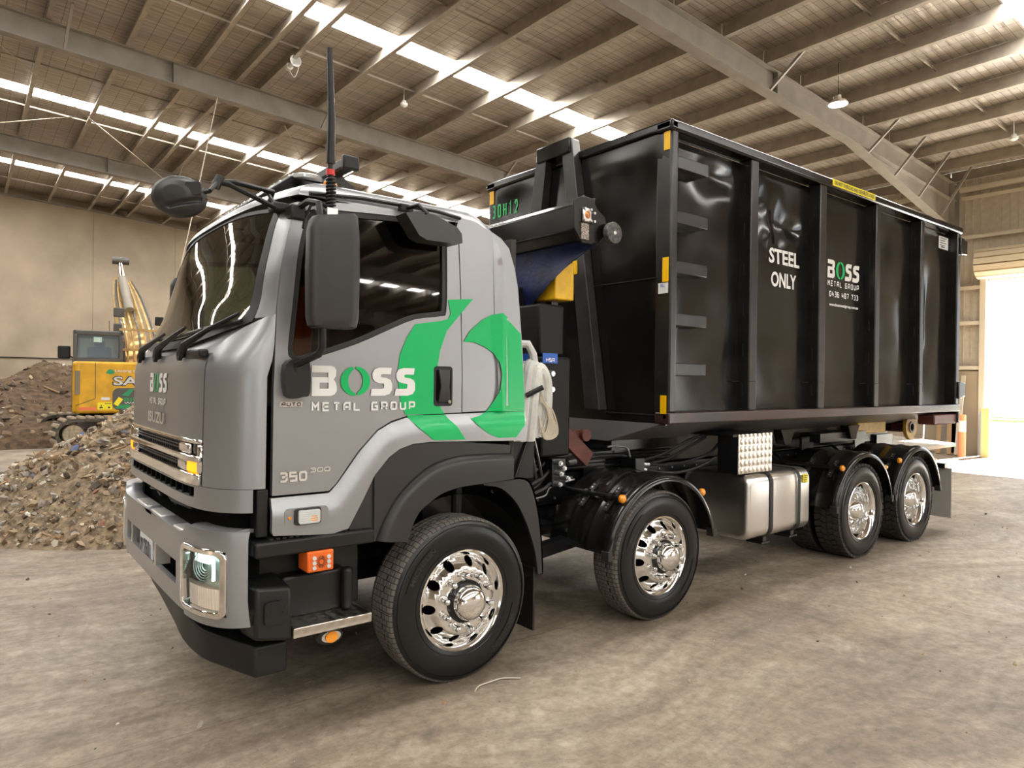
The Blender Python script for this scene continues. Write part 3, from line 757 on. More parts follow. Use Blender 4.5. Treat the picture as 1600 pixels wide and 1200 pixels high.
def inset(poly, d):
    n = len(poly); r = []
    A = sum(poly[i-1][0]*poly[i][1]-poly[i][0]*poly[i-1][1] for i in range(n))
    sg = 1 if A > 0 else -1
    for i in range(n):
        a, b, c = Vector(poly[i-1]), Vector(poly[i]), Vector(poly[(i+1) % n])
        d1, d2 = (b-a).normalized(), (c-b).normalized()
        n1 = Vector((-d1.y, d1.x)); n2 = Vector((-d2.y, d2.x)); m = (n1+n2).normalized()
        k = max(.5, m.dot(n1)); q = b+m*(sg*d/k); r.append((q.x, q.y))
    return r

def cab_front():
    P = truck
    # middle nose panel
    m = MB(); m.slab(lambda y, z, o: fp(y, z, o+.0), ycl(-.925, .925, 21), frange(1.53, 1.99, 9), .02)
    nose = m.build('nose_panel', M['paint'], P)
    for sy in (-1, 1):
        m = MB()
        ys = ycl(.935*sy, 1.198*sy, 18)
        zt = lambda y: 1.965+.235*max(0, (abs(y)-.935)/.265)**.5
        m.slab(lambda y, v, o: fp(y, 1.292+(zt(y)-1.292)*v, o), ys, frange(0, 1, 12), .02)
        m.build('corner_panel', M['paint'], P)
        # a-pillar beside the windscreen
        m = MB()
        def pil(u, z, o):
            W = HW(z); y0 = lerp([(2.2, 1.085), (2.8, 1.035)], z)
            y = y0+(W-.001-y0)*u
            return fp(sy*y, z, o)
        m.slab(pil, frange(0, 1, 9), frange(2.175, 2.80, 12), .02)
        m.build('windscreen_pillar', M['paint'], P)
    # cowl under the glass
    m = MB(); m.slab(lambda y, v, o: fp(y, 1.975+(.09+.11*(abs(y)/1.1)**3)*v, o-.02), ycl(-1.12, 1.12, 25), frange(0, 1, 4), .02)
    m.build('cowl', M['paint'], P)
    # windscreen: glass in a rubber seal
    yg = lambda z: lerp([(2.05, 1.075), (2.2, 1.07), (2.8, 1.02)], z)
    zb = lambda u: 2.055+.115*abs(u)**3
    zt = lambda u: 2.835-.06*abs(u)**2.5
    wp = lambda u, v, o=0: fp(u*yg(zb(u)+(zt(u)-zb(u))*v), zb(u)+(zt(u)-zb(u))*v, o)
    us = [x*(1.35-.35*x*x) for x in frange(-1, 1, 57)]
    m = MB(); m.grid(lambda u, v: wp(u, v, -.004), us, frange(0, 1, 28)); ws = m.build('windscreen', M['glass'], P, 'large curved tinted windscreen')
    m = MB(); e = .022
    for (ua, ub, va, vb, nu, nv) in ((-1, 1, -.035, .03, 33, 3), (-1, 1, .978, 1.01, 33, 3)):
        m.slab(lambda u, v, o: wp(u, v, o+.002), [ua+(ub-ua)*(x+1)/2 for x in us], frange(va, vb, nv), .012)
    for s in (-1, 1):
        m.slab(lambda u, v, o: wp(u*s, v, o+.002), frange(.955, 1.015, 3), frange(-.03, 1.01, 14), .012)
    m.build('windscreen_seal', M['rubber_seal'], ws)
    # cabin interior seen through the glass
    m = MB(); m.box(-1.28, -.85, -1.05, 1.05, 1.7, 2.06); m.box(-.95, -.85, -1.05, 1.05, 1.4, 1.9)
    m.build('dashboard', M['interior'], P, bevel=.04)
    m = MB(); c = Vector((-.82, .55, 2.08)); ax = Vector((-.55, 0, .83)).normalized(); u = ax.cross(Vector((0, 1, 0))).normalized(); w = ax.cross(u)
    ring = [c+(u*cos(a)+w*sin(a))*.23 for a in frange(0, 2*pi, 25)]
    m.tube(ring, .016, 8, False); m.cyl(c-ax*.3, c, .03, 10); m.beam(c-u*.22, c+u*.22, .04, .015); m.beam(c-w*.22, c+w*.22, .04, .015)
    m.build('steering_wheel', M['trim'], P)
    for y in (-.55, .55):
        m = MB(); m.box(-.45, .1, y-.27, y+.27, 1.55, 1.72); m.box(-.02, .16, y-.27, y+.27, 1.7, 2.3); m.box(.02, .14, y-.15, y+.15, 2.32, 2.52)
        m.build('seat', M['interior'], P, bevel=.04)
    m = MB(); m.box(.40, .44, -1.15, 1.15, 1.2, 2.8); m.box(-1.1, .42, -1.15, 1.15, 1.35, 1.42); m.build('cab_lining', M['interior'], P)
    m = MB(); m.tube([(-1.02, -1.08, 1.98), (-1.01, -1.08, 2.2), (-.98, -1.08, 2.36)], [.075, .07, .03], 10); m.build('orange_reflection', M['red_reflection'], P)  # orange-red shape added to stand for a reflection in the side glass
    # wipers
    for y0, y1, z1 in ((.52, .06, 2.13), (.02, -.42, 2.15), (-.58, -1.0, 2.20)):
        m = MB()
        a = Vector(fp(y0, 1.985, .02)); b = Vector(fp(y0-.06, 2.04, .05)); c = Vector(fp((y0+y1)/2-.05, (2.03+z1)/2, .05)); d = Vector(fp(y1, z1, .03))
        m.tube([a, b, c, d], [.026, .022, .014, .009], 8)
        m.cyl(a, a+Vector((-.02, 0, .0)), .034, 12)
        bl = [Vector(fp(y, 2.085+.09*((y-y1-.3)/.6)*0+.06*abs(y)**2+.012, .016)) for y in frange(max(-1.03, y1-.28), min(1.03, y1+.28), 9)]
        m.tube(bl, .010, 6)
        m.build('wiper', M['trim'], P)
    # nozzle block by the outer wiper
    m = MB(); p = fp(-.80, 2.0, .02); m.box(p[0]-.02, p[0]+.03, -.93, -.66, 1.965, 2.01); m.build('washer_cover', M['trim'], P, bevel=.012)
    # grille: dark core, chrome bars, lamps at the ends
    m = MB(); m.slab(lambda y, z, o: fp(y, z, o-.06), ycl(-.925, .925, 21), frange(1.29, 1.535, 3), .02)
    g = m.build('grille', M['gap'], P)
    def bar(mb, y0, y1, za, zb_, off, th=.03, n=15):
        mb.slab(lambda y, z, o: fp(y, z, off+o), ycl(y0, y1, n), frange(za, zb_, 3), th)
    def chrome(za, zb_, y0=-.925, y1=.925, off=.012, th=.05):
        m = MB(); bar(m, y0, y1, za, zb_, off, th, 19); m.build('grille_bar', M['chrome'], g, bevel=.008)
    chrome(1.508, 1.532, off=.01); chrome(1.413, 1.447, off=.022); chrome(1.293, 1.353, off=.02)
    for sy in (-1, 1):
        m = MB(); bar(m, sy*.78, sy*.925, 1.447, 1.508, -.015, .02, 5); m.build('lamp_recess', M['gloss_black'], g)
        for q in ((.60, .77, 1.447, 1.505, .008), (.58, .74, 1.353, 1.413, .008), (.885, .925, 1.353, 1.508, .012)):
            m = MB(); bar(m, sy*q[0], sy*q[1], q[2], q[3], q[4], .045, 4); m.build('chrome_block', M['chrome'], g, bevel=.012)
        m = MB(); bar(m, sy*.76, sy*.885, 1.356, 1.412, .012, .04, 5); m.build('indicator', M['amber_on'], g, 'glowing amber grille lamp', bevel=.008)
    m = MB()
    for z in (1.462, 1.48, 1.497, 1.37, 1.385, 1.40): bar(m, -.6, .6, z-.004, z+.004, -.02, .02, 13)
    for k in range(-11, 12): m.slab(lambda y, z, o: fp(y, z, o-.022), frange(k*.052-.004, k*.052+.004, 2), frange(1.355, 1.51, 3), .02)
    m.build('grille_mesh', M['trim_grey'], g)
    # lower nose strip with the wide air slot
    m = MB()
    n = 41; ys = ycl(-1.198, 1.198, n)
    def lowz(y): return 1.292
    slot_t = lambda y: 1.280
    slot_b = lambda y: 1.225-.0*abs(y)
    for (ya, yb, f0, f1, nn) in ((-.87, .87, lambda y: 1.172+.0*y, slot_b, 21), (-.925, .925, slot_t, lambda y: 1.292, 21)):
        m.slab(lambda y, v, o: fp(y, f0(y)+(f1(y)-f0(y))*v, o+.006), ycl(ya, yb, nn), frange(0, 1, 3), .03)
    for sy in (-1, 1): m.slab(lambda y, v, o: fp(y, 1.172+.118*v, o+.006), ycl(sy*.86, sy*1.183, 14), frange(0, 1, 4), .03)
    st = m.build('lower_nose_strip', M['paint'], P)
    m = MB(); m.slab(lambda y, z, o: fp(y, z, o-.03), ycl(-.9, .9, 15), frange(1.21, 1.29, 3), .02)
    for k in range(-6, 7): m.slab(lambda y, z, o: fp(y, z, o-.005), frange(k*.13-.012, k*.13+.012, 2), frange(1.222, 1.285, 2), .03)
    m.build('air_slot', M['gap'], st)
    for sy in (-1, 1):
        m = MB(); m.box(-1.262, -1.203, sy*1.08, sy*1.19, 1.04, 1.288); m.build('sill_end_trim', M['trim'], P, bevel=.008)
    # dark void and cooler pack between nose and bumper
    m = MB(); m.box(-1.36, -1.2, -1.05, 1.05, .62, 1.29); m.box(-1.25, -.62, -.85, .85, .55, 1.35); m.build('radiator', M['gap'], P)
    m = MB()
    m.tube([(-1.42, .5, 1.10), (-1.40, .2, 1.13), (-1.42, -.1, 1.10), (-1.40, -.5, 1.11)], .012, 6); m.tube([(-1.40, -.1, 1.08), (-1.38, -.25, 1.14), (-1.40, -.4, 1.1)], .014, 6)
    m.tube([(-1.38, .8, 1.13), (-1.4, .3, 1.07)], .01, 6); m.build('cable', M['trim_grey'], P)

def cab_bumper():
    P = truck
    def bp(y, z, o=0):
        s = (z-.62)/.47
        def q(yy):
            t = min(1, abs(yy)/1.215); return -1.535+.25*(1-max(0, 1-t**6.5)**.5)
        y = max(-1.213, min(1.213, y)); e = .004
        d = Vector((q(min(1.213, y+e))-q(max(-1.213, y-e)), min(1.213, y+e)-max(-1.213, y-e), 0)); n = Vector((-d.y, d.x, 0)).normalized()
        return (q(y)+n.x*o+.035*max(0, .18-s)*2+(.05*max(0, s-.9)*2), y+n.y*o, z)
    # bumper face in pieces round the plate slot and the headlamps
    top = lambda y: 1.085 if abs(y) > .82 else 1.04
    m = MB()
    ztop = lambda y: 1.035+.05*min(1, max(0, (abs(y)-.80)/.05))
    m.slab(lambda y, v, o: bp(y, .865+(ztop(y)-.865)*v, o), ycl(-.80, .80, 31), frange(0, 1, 5), .03)
    m.slab(lambda y, v, o: bp(y, .62+.12*v, o), ycl(-.80, .80, 31), frange(0, 1, 4), .03)
    HL0, HL1 = .815, 1.135
    for sy in (-1, 1):
        m.slab(lambda y, v, o: bp(y, .62+.245*v, o), ycl(sy*.70, sy*.802, 5), frange(0, 1, 5), .03)
        # around the lamp: below, above, outboard
        m.slab(lambda y, v, o: bp(y, ztop(y)-.002-(ztop(y)-.002-.985)*(1-v) if True else 0, o), ycl(sy*.80, sy*1.213, 15, 1.215), frange(0, 1, 4), .03)
        m.slab(lambda y, v, o: bp(y, .60+.055*v, o), ycl(sy*.80, sy*1.213, 15, 1.215), frange(0, 1, 3), .03)
        m.slab(lambda y, v, o: bp(y, .65+.34*v, o), ycl(sy*1.165, sy*1.213, 8, 1.215), frange(0, 1, 5), .03)
        m.slab(lambda y, v, o: bp(y, .65+.34*v, o), ycl(sy*.80, sy*.83, 3), frange(0, 1, 5), .03)
    # top lip turning inwards
    m.slab(lambda y, v, o: (bp(y, ztop(y))[0]+.10*v, bp(y, ztop(y))[1]*(1-.03*v), ztop(y)+.006*(1-(2*v-1)**2)+o), ycl(-1.19, 1.19, 41, 1.215), frange(0, 1, 4), .02)
    b = m.build('bumper', M['paint'], P, angle=50)
    for y0, y1 in ((.10, .42), (-.30, -.02), (-.80, -.60)):
        m = MB(); m.slab(lambda y, v, o: (bp(y, 1.036)[0]+.008+.08*v, bp(y, 1.036)[1], 1.0455+o), frange(y0, y1, 5), frange(0, 1, 3), .02)
        m.build('bumper_step', M['badge'], b, bevel=.006)
    m = MB(); m.slab(lambda y, z, o: bp(y, z, o-.10), ycl(-.80, .80, 21), frange(.72, .88, 3), .02); m.build('plate_recess', M['gap'], b)
    for y in (.52, -.20):
        m = MB(); m.slab(lambda a, z, o: bp(a, z, o-.0), frange(y-.02, y+.02, 2), frange(.738, .868, 2), .08); m.build('slot_strut', M['alloy'], b)
    # number plate
    pf = lambda y, z, o=0: (lerp([(-1, -1.528), (1, -1.528)], y)-o, y, z)
    m = MB(); m.panel(rrect(-.09, .28, .70, .865, .015), pf, t=.008, step=.2); pl = m.build('number_plate', M['plate'], P)
    m = MB(); put_strokes(m, 'XW26OI', .24, -.05, .735, .835, lambda u, v, o=0: pf(u, v, .004), .3, .17) if False else None
    STROKES['X'] = [[(0, 0), (1, 1)], [(0, 1), (1, 0)]]; STROKES['W'] = [[(0, 1), (.2, 0), (.5, .6), (.8, 0), (1, 1)]]; STROKES['V'] = [[(0, 1), (.5, 0), (1, 1)]]
    put_strokes(m, 'XV26OI', .255, -.065, .73, .835, lambda u, v, o=0: pf(u, v, .004), .3, .17)
    m.build('plate_number', M['ink'], pl)
    # headlamps
    for sy in (-1, 1):
        hp = lambda u, v, o=0: bp(sy*u, v, o)
        fr = rrect(HL0, HL1+.035, .645, .995, .045); inn = rrect(HL0+.028, HL1+.012, .678, .965, .03)
        m = MB(); m.panel(fr, lambda u, v, o=0: hp(u, v, o+.014), [inn], step=.03, t=.05); h = m.build('headlamp', M['chrome'], P, 'headlamp in a chrome frame, lit white', bevel=.006)
        m = MB(); m.slab(lambda u, v, o: hp(u, v, o-.075), frange(HL0, HL1+.03, 9), frange(.65, .99, 5), .01); m.build('lamp_housing', M['reflector'], h)
        m = MB(); m.slab(lambda u, v, o: hp(u, v, o-.055), frange(HL0, .915, 4), frange(.78, .96, 3), .02); m.build('housing_shade', M['trim'], h)
        m = MB()
        c = Vector(hp(.985, .885, -.04)); n = Vector((-.8, sy*.6, 0))
        for k in range(5):
            r = .075-.012*k
            ring = [c+Vector((n.y*cos(a)*r*.8*-1, n.x*cos(a)*r*.8, sin(a)*r*1.05))+n*(-.004*k) for a in frange(0, 2*pi, 25)]
            m.tube(ring, .0035, 6, False)
        m.build('lamp_bowl', M['reflector'], h)
        m = MB(); m.slab(lambda u, v, o: hp(u, v, o-.03), frange(.91, 1.05, 5), frange(.905, .952, 4), .02); m.build('led_lamp', M['led'], h)
        m = MB(); pts = [hp(1.085+.012*sin(v*9), v, -.02) for v in frange(.83, .945, 7)]; m.tube(pts, .009, 8); m.build('led_strip', M['led2'], h)
        m = MB(); m.slab(lambda u, v, o: hp(u, v, o-.012), frange(HL0+.07, HL1+.012, 9), frange(.682, .79, 3), .015)
        for k in range(9): m.slab(lambda u, v, o: hp(u, v, o-.008), frange(.985+.018*k, .993+.018*k, 2), frange(.684, .788, 2), .006)
        m.build('turn_lens', M['blinker'], h, bevel=.003)
        m = MB(); m.slab(lambda u, v, o: hp(u, v, o-.012), frange(HL0+.06, HL1+.012, 9), frange(.79, .808, 2), .012); m.build('lens_divider', M['alloy'], h)
        m = MB(); m.grid(lambda u, v: hp(u, v, .004), frange(HL0+.026, HL1+.014, 12), frange(.676, .966, 8)); m.build('lamp_glass', M['clear'], h)
    # under-run bar, swept back to blunt ends
    m = MB()
    def ub(y, v, o):
        x = lerp([(0, -1.50), (.62, -1.485), (.86, -1.43), (1.15, -1.25)], abs(y)); zt_ = lerp([(-.2, .62), (.55, .62), (.78, .52), (1.15, .465)], -y); zb_ = lerp([(-.3, .60), (.1, .545), (.5, .455), (.72, .375), (1.15, .305)], -y)
        return (x-o, y, zb_+(zt_-zb_)*v)
    m.slab(ub, frange(-1.15, .5, 27), frange(0, 1, 3), .17)
    m.build('under_run_bar', M['trim'], P, bevel=.018)

M['clear'] = glass('lamp_glass', (.93, .97, .95), .6)
cab_front(); cab_bumper()

def seg_dist(x, z, pl):
    best = 9
    for (a, b), (c, d) in zip(pl, pl[1:]):
        L2 = (c-a)**2+(d-b)**2; t = max(0, min(1, ((x-a)*(c-a)+(z-b)*(d-b))/L2)) if L2 else 0
        best = min(best, hypot(x-a-(c-a)*t, z-b-(d-b)*t))
    return best
ARCH_LINE = smooth_poly([(-.874, 1.24), (-.778, 1.352), (-.70, 1.452), (-.59, 1.568), (-.50, 1.614), (-.252, 1.651), (.49, 1.664)], 3, False)
def cab_sides():
    P = truck
    for sy in (-1, 1):
        S = lambda o: sideo(o, sy)
        m = MB(); m.panel(DOOR, S(0), [WINDOW], step=.07, t=.035)
        door = m.build('door', M['paint'], P, angle=30)
        m = MB(); m.panel(inset(WINDOW, -.004), S(-.008), [inset(WINDOW, .03)], step=.05, t=.03); m.build('window_seal', M['rubber_seal'], door)
        m = MB(); m.panel(inset(WINDOW, .02), S(-.022), step=.1, t=0); m.build('window_glass', M['glass_dark'], door)
        # rear quarter of the cab with its moulded ridge
        R_ = [(-.010, 1.664), (-.012, 2.0), (-.018, 2.43), (-.028, 2.70), (-.05, 2.80), (-.03, 2.866), (.083, 2.858), (.208, 2.826), (.302, 2.786), (.366, 2.728), (.411, 2.6), (.437, 2.475), (.468, 2.096), (.491, 1.674)]
        m = MB(); m.panel(R_, S(0), step=.06, t=.03); m.build('quarter_panel', M['paint'], P)
        m = MB(); rid = [(.232, 2.80), (.238, 2.3), (.262, 1.70), (.335, 1.70), (.318, 2.3), (.30, 2.6), (.27, 2.74)]
        m.panel(rid, lambda x, z, o=0: (x, sy*(HW(z)+o+.0+.02*min(1, max(0, (x-.232)/.03))*min(1, max(0, (2.80-z)/.12))), z), step=.04, t=.02); m.build('quarter_ridge', M['paint'], P)
        # flared sill panel sweeping over the wheel arch
        fl = [(-1.195, 1.24), (-.879, 1.24), (-.83, 1.288), (-.775, 1.358), (-.703, 1.452), (-.588, 1.568), (-.498, 1.614), (-.407, 1.638), (-.252, 1.651), (-.02, 1.654), (.491, 1.664), (.478, 1.478),
              (.459, 1.471), (-.039, 1.487), (-.264, 1.493), (-.377, 1.487), (-.465, 1.461), (-.535, 1.417), (-.622, 1.322), (-.699, 1.178), (-.778, 1.041), (-.874, 1.022), (-1.19, 1.052), (-1.20, 1.07)]
        inner = smooth_poly([(-.874, 1.24), (-.778, 1.352), (-.70, 1.452), (-.59, 1.568), (-.50, 1.614), (-.252, 1.651), (.49, 1.664)], 3, False)
        def flare(x, z, o=0):
            d = seg_dist(x, z, inner) if x > -.90 else max(0, 1.24-z)
            k = min(1, d/.09); k = k*k*(3-2*k)
            return (x, sy*(1.2+o+.034*k), z)
        m = MB(); m.panel(fl, flare, step=.035, t=.03); f = m.build('sill_panel', M['paint'], P, bevel=.006)
        # repeater lamp in the sill
        m = MB(); m.panel(rrect(-1.135, -.898, 1.088, 1.182, .022), lambda x, z, o=0: (x, sy*(1.236+o), z), step=.05, t=.006); lp = m.build('side_repeater', M['paint'], P)
        m = MB(); m.panel(rrect(-1.085, -.94, 1.093, 1.18, .015), lambda x, z, o=0: (x, sy*(1.246+o), z), step=.05, t=.012); m.build('repeater_bezel', M['trim_grey'], lp, bevel=.004)
        m = MB(); m.panel(rrect(-1.068, -.952, 1.1, 1.172, .012), lambda x, z, o=0: (x, sy*(1.262+o), z), step=.03, t=.02)
        for k in range(6): m.panel(rrect(-1.06, -.96, 1.106+.011*k, 1.112+.011*k, .002, 2), lambda x, z, o=0: (x, sy*(1.264+o), z), step=.1, t=.003)
        m.build('repeater_lens', M['lens'], lp, bevel=.005)
        m = MB(); m.disc((-.985, sy*1.2635, 1.125), .02, 'y', 12); m.cyl((-1.11, sy*1.236, 1.135), (-1.11, sy*1.246, 1.135), .008, 8); m.build('repeater_bulb', M['amber'], lp)
        # black wheel-arch fender: flat web, then a proud rolled lip
        web = [(-.62, 1.318), (-.533, 1.412), (-.463, 1.456), (-.375, 1.482), (-.262, 1.488), (-.037, 1.482), (.355, 1.445), (.352, 1.385), (-.044, 1.395), (-.183, 1.372), (-.298, 1.327), (-.459, 1.20), (-.564, 1.05), (-.611, .945), (-.618, .945)]
        m = MB(); m.panel(web, S(.026), step=.05, t=.03); fe = m.build('wheel_arch_fender', M['trim_grey'], P)
        lo = smooth_poly([(-.611, .948), (-.564, 1.055), (-.459, 1.205), (-.298, 1.331), (-.183, 1.376), (-.044, 1.399), (.15, 1.402), (.352, 1.394)], 5, False)
        li = smooth_poly([(-.422, .923), (-.39, 1.02), (-.335, 1.10), (-.216, 1.172), (-.13, 1.198), (-.042, 1.211), (.15, 1.218), (.352, 1.228)], 5, False)
        m = MB()
        def lip(i, v, o):
            a, b = lo[i], li[i]; x = a[0]+(b[0]-a[0])*v; z = a[1]+(b[1]-a[1])*v
            return (x, sy*(1.225+.045*(1-(1-min(1, v/.3))**2)+o), z)
        m.slab(lip, list(range(len(lo))), [0, .05, .1, .16, .22, .3, .6, 1.0], .04); m.build('fender_lip', M['trim_grey'], fe, bevel=.004)
        m = MB(); m.panel([(-.773, 1.037), (-.622, 1.312), (-.618, .985), (-.65, 1.0)], S(.012), step=.08, t=.03); m.build('arch_infill', M['trim_grey'], fe)
        # mudguard and flap behind the front wheel
        o_ = smooth_poly([(.16, 1.215), (.374, 1.222), (.50, 1.215), (.565, 1.16), (.62, 1.0), (.655, .80), (.673, .556)], 4, False)
        i_ = smooth_poly([(.16, 1.195), (.30, 1.165), (.42, 1.07), (.50, .95), (.555, .83), (.60, .70), (.625, .556)], 4, False)
        m = MB(); m.slab(lambda i, v, o: (i_[i][0]+(o_[i][0]-i_[i][0])*v, sy*(1.20+o), i_[i][1]+(o_[i][1]-i_[i][1])*v), list(range(len(o_))), [0, .5, 1], .02)
        m.slab(lambda i, v, o: (o_[i][0]-o*.7, sy*(1.2-.55*v), o_[i][1]-o*.7), list(range(len(o_))), [0, .5, 1], -.015)
        mg = m.build('mudguard', M['trim_grey'], P)
        m = MB(); m.box(.60, .615, sy*1.18, sy*.72, .17, .60); m.build('mudflap', M['trim'], mg)
        # steps
        m = MB(); m.box(-1.285, -.625, sy*.85, sy*1.25, .945, 1.025); su = m.build('upper_step', M['trim'], P, bevel=.012)
        m = MB()
        rnd = random.Random(3)
        for i in range(16):
            for j in range(4): m.box(-1.2+.034*i, -1.18+.034*i, sy*(1.10+.03*j), sy*(1.118+.03*j), 1.022, 1.033)
        m.build('step_grip', M['trim_grey'], su)
        m = MB(); m.box(-1.22, -.6, sy*.85, sy*1.0, .55, .98); m.box(-.98, -.84, sy*1.0, sy*1.13, .8, .98); m.build('step_well', M['trim'], P, bevel=.01)
        m = MB(); m.box(-1.09, -.72, sy*.98, sy*1.085, .55, .79); m.cyl((-.73, sy*1.12, .56), (-.73, sy*1.12, .80), .033, 16); m.build('step_shield', M['trim'], P, bevel=.02)
        m = MB(); m.add([(-1.285, sy*1.0, .50), (-1.095, sy*1.0, .50), (-1.095, sy*1.26, .50), (-1.285, sy*1.24, .53), (-1.30, sy*1.0, .80), (-1.10, sy*1.0, .81), (-1.095, sy*1.245, .78), (-1.275, sy*1.225, .795)],
                        [(0, 1, 2, 3), (7, 6, 5, 4), (0, 4, 5, 1), (1, 5, 6, 2), (2, 6, 7, 3), (3, 7, 4, 0)])
        bx = m.build('step_corner_box', M['trim'], P, bevel=.02)
        m = MB(); m.panel(rrect(-1.24, -1.13, .60, .72, .022), lambda x, z, o=0: (x, sy*(1.262+o), z), step=.05, t=.02)
        m.cyl((-1.225, sy*1.26, .662), (-1.225, sy*1.266, .662), .006, 8); m.cyl((-1.145, sy*1.26, .662), (-1.145, sy*1.266, .662), .006, 8)
        m.build('box_hatch', M['trim'], bx, bevel=.004)
        m = MB(); m.box(-1.09, -.64, sy*1.0, sy*1.255, .505, .56); m.build('lower_step', M['checker'], P, 'chequer plate step below the door', bevel=.006)
        # orange strobe under the upper step
        m = MB(); m.box(-1.02, -.875, sy*1.13, sy*1.265, .838, .948); sb = m.build('strobe_lamp', M['orange'], P, 'orange strobe lamp under the step', bevel=.008)
        m = MB()
        for x in (-.985, -.905):
            for z in (.862, .888, .914): m.cyl((x, sy*1.26, z), (x, sy*1.272, z), .011, 12)
        m.build('strobe_led', M['lens'], sb)
        m = MB()
        for k in range(18):
            a = 2*pi*k/18; m.beam((-.945+.012*cos(a), sy*1.266, .89+.014*sin(a)), (-.945+.028*cos(a), sy*1.266, .89+.033*sin(a)), .003, .004, up=(0, 1, 0))
        m.build('speaker_vent', M['oxide'], sb)
        # oval amber marker below the step
        m = MB(); m.panel(circ(-.862, .455, .075, 24, .042), lambda x, z, o=0: (x, sy*(1.20+o), z), step=.05, t=.03); mk = m.build('marker_lamp', M['trim'], P)
        m = MB(); m.panel(circ(-.858, .455, .056, 24, .03), lambda x, z, o=0: (x, sy*(1.207+o), z), step=.05, t=.01); m.build('marker_rim', M['alloy'], mk)
        m = MB(); m.panel(circ(-.858, .455, .036, 24, .03), lambda x, z, o=0: (x, sy*(1.215+o), z), step=.02, t=.01); m.build('marker_lens', M['amber'], mk)
        m = MB(); m.beam((-.9, sy*1.15, .52), (-.87, sy*1.19, .45), .06, .02); m.build('lamp_bracket', M['trim'], mk)
        # door handle in its recess
        m = MB(); m.panel(rrect(-.222, -.088, 1.703, 1.945, .02), S(.006), step=.05, t=.012); h = m.build('handle_recess', M['trim'], door, bevel=.004)
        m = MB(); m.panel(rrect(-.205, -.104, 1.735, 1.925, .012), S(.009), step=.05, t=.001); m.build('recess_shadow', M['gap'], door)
        m = MB(); m.slab(lambda v, u, o: (-.155+.03*u*(1+.35*abs(2*v-1)), sy*(HW(1.8)+.018+.012*(1-(2*v-1)**2)+o), 1.725+.2*v), frange(0, 1, 9), [-1, 0, 1], .016); m.build('door_handle', M['trim_grey'], door, bevel=.004)
        m = MB(); m.cyl((-.12, sy*1.2, 1.73), (-.12, sy*1.225, 1.73), .011, 12); m.build('lock', M['chrome'], door)
        # rain strip over the door
        m = MB(); m.tube([(-1.0, sy*1.185, 2.85), (-.7, sy*1.182, 2.875), (-.2, sy*1.18, 2.882), (-.03, sy*1.182, 2.865)], .012, 6); m.build('drip_rail', M['trim'], P)
    # cab back wall and floor pan
    m = MB(); m.box(.40, .445, -1.12, 1.12, 1.5, 2.45); m.build('cab_back', M['paint'], P)
    m = MB(); m.box(-1.15, .45, -1.16, -.7, 1.22, 1.3); m.box(-1.15, .45, .7, 1.16, 1.22, 1.3); m.box(-1.1, .9, -.6, .6, .55, 1.3); m.build('engine_tunnel', M['gap'], P)
    # inner wheel-arch liners
    for sy in (-1, 1):
        m = MB(); m.lathe([(.62, sy*.72), (.62, sy*1.12)], (-.0, 0, .52), 20, 'y', radians(28), radians(150)); m.build('arch_liner', M['black'], P)
        m = MB(); m.box(.0, .62, sy*.70, sy*.72, .5, 1.25); m.build('arch_back', M['black'], P)
    m = MB(); m.cyl((.08, -1.0, .75), (.08, -1.02, 1.25), .035, 10); m.cyl((.08, -1.0, .9), (.08, -1.01, 1.15), .022, 10); m.build('air_bag_strut', M['trim'], P)

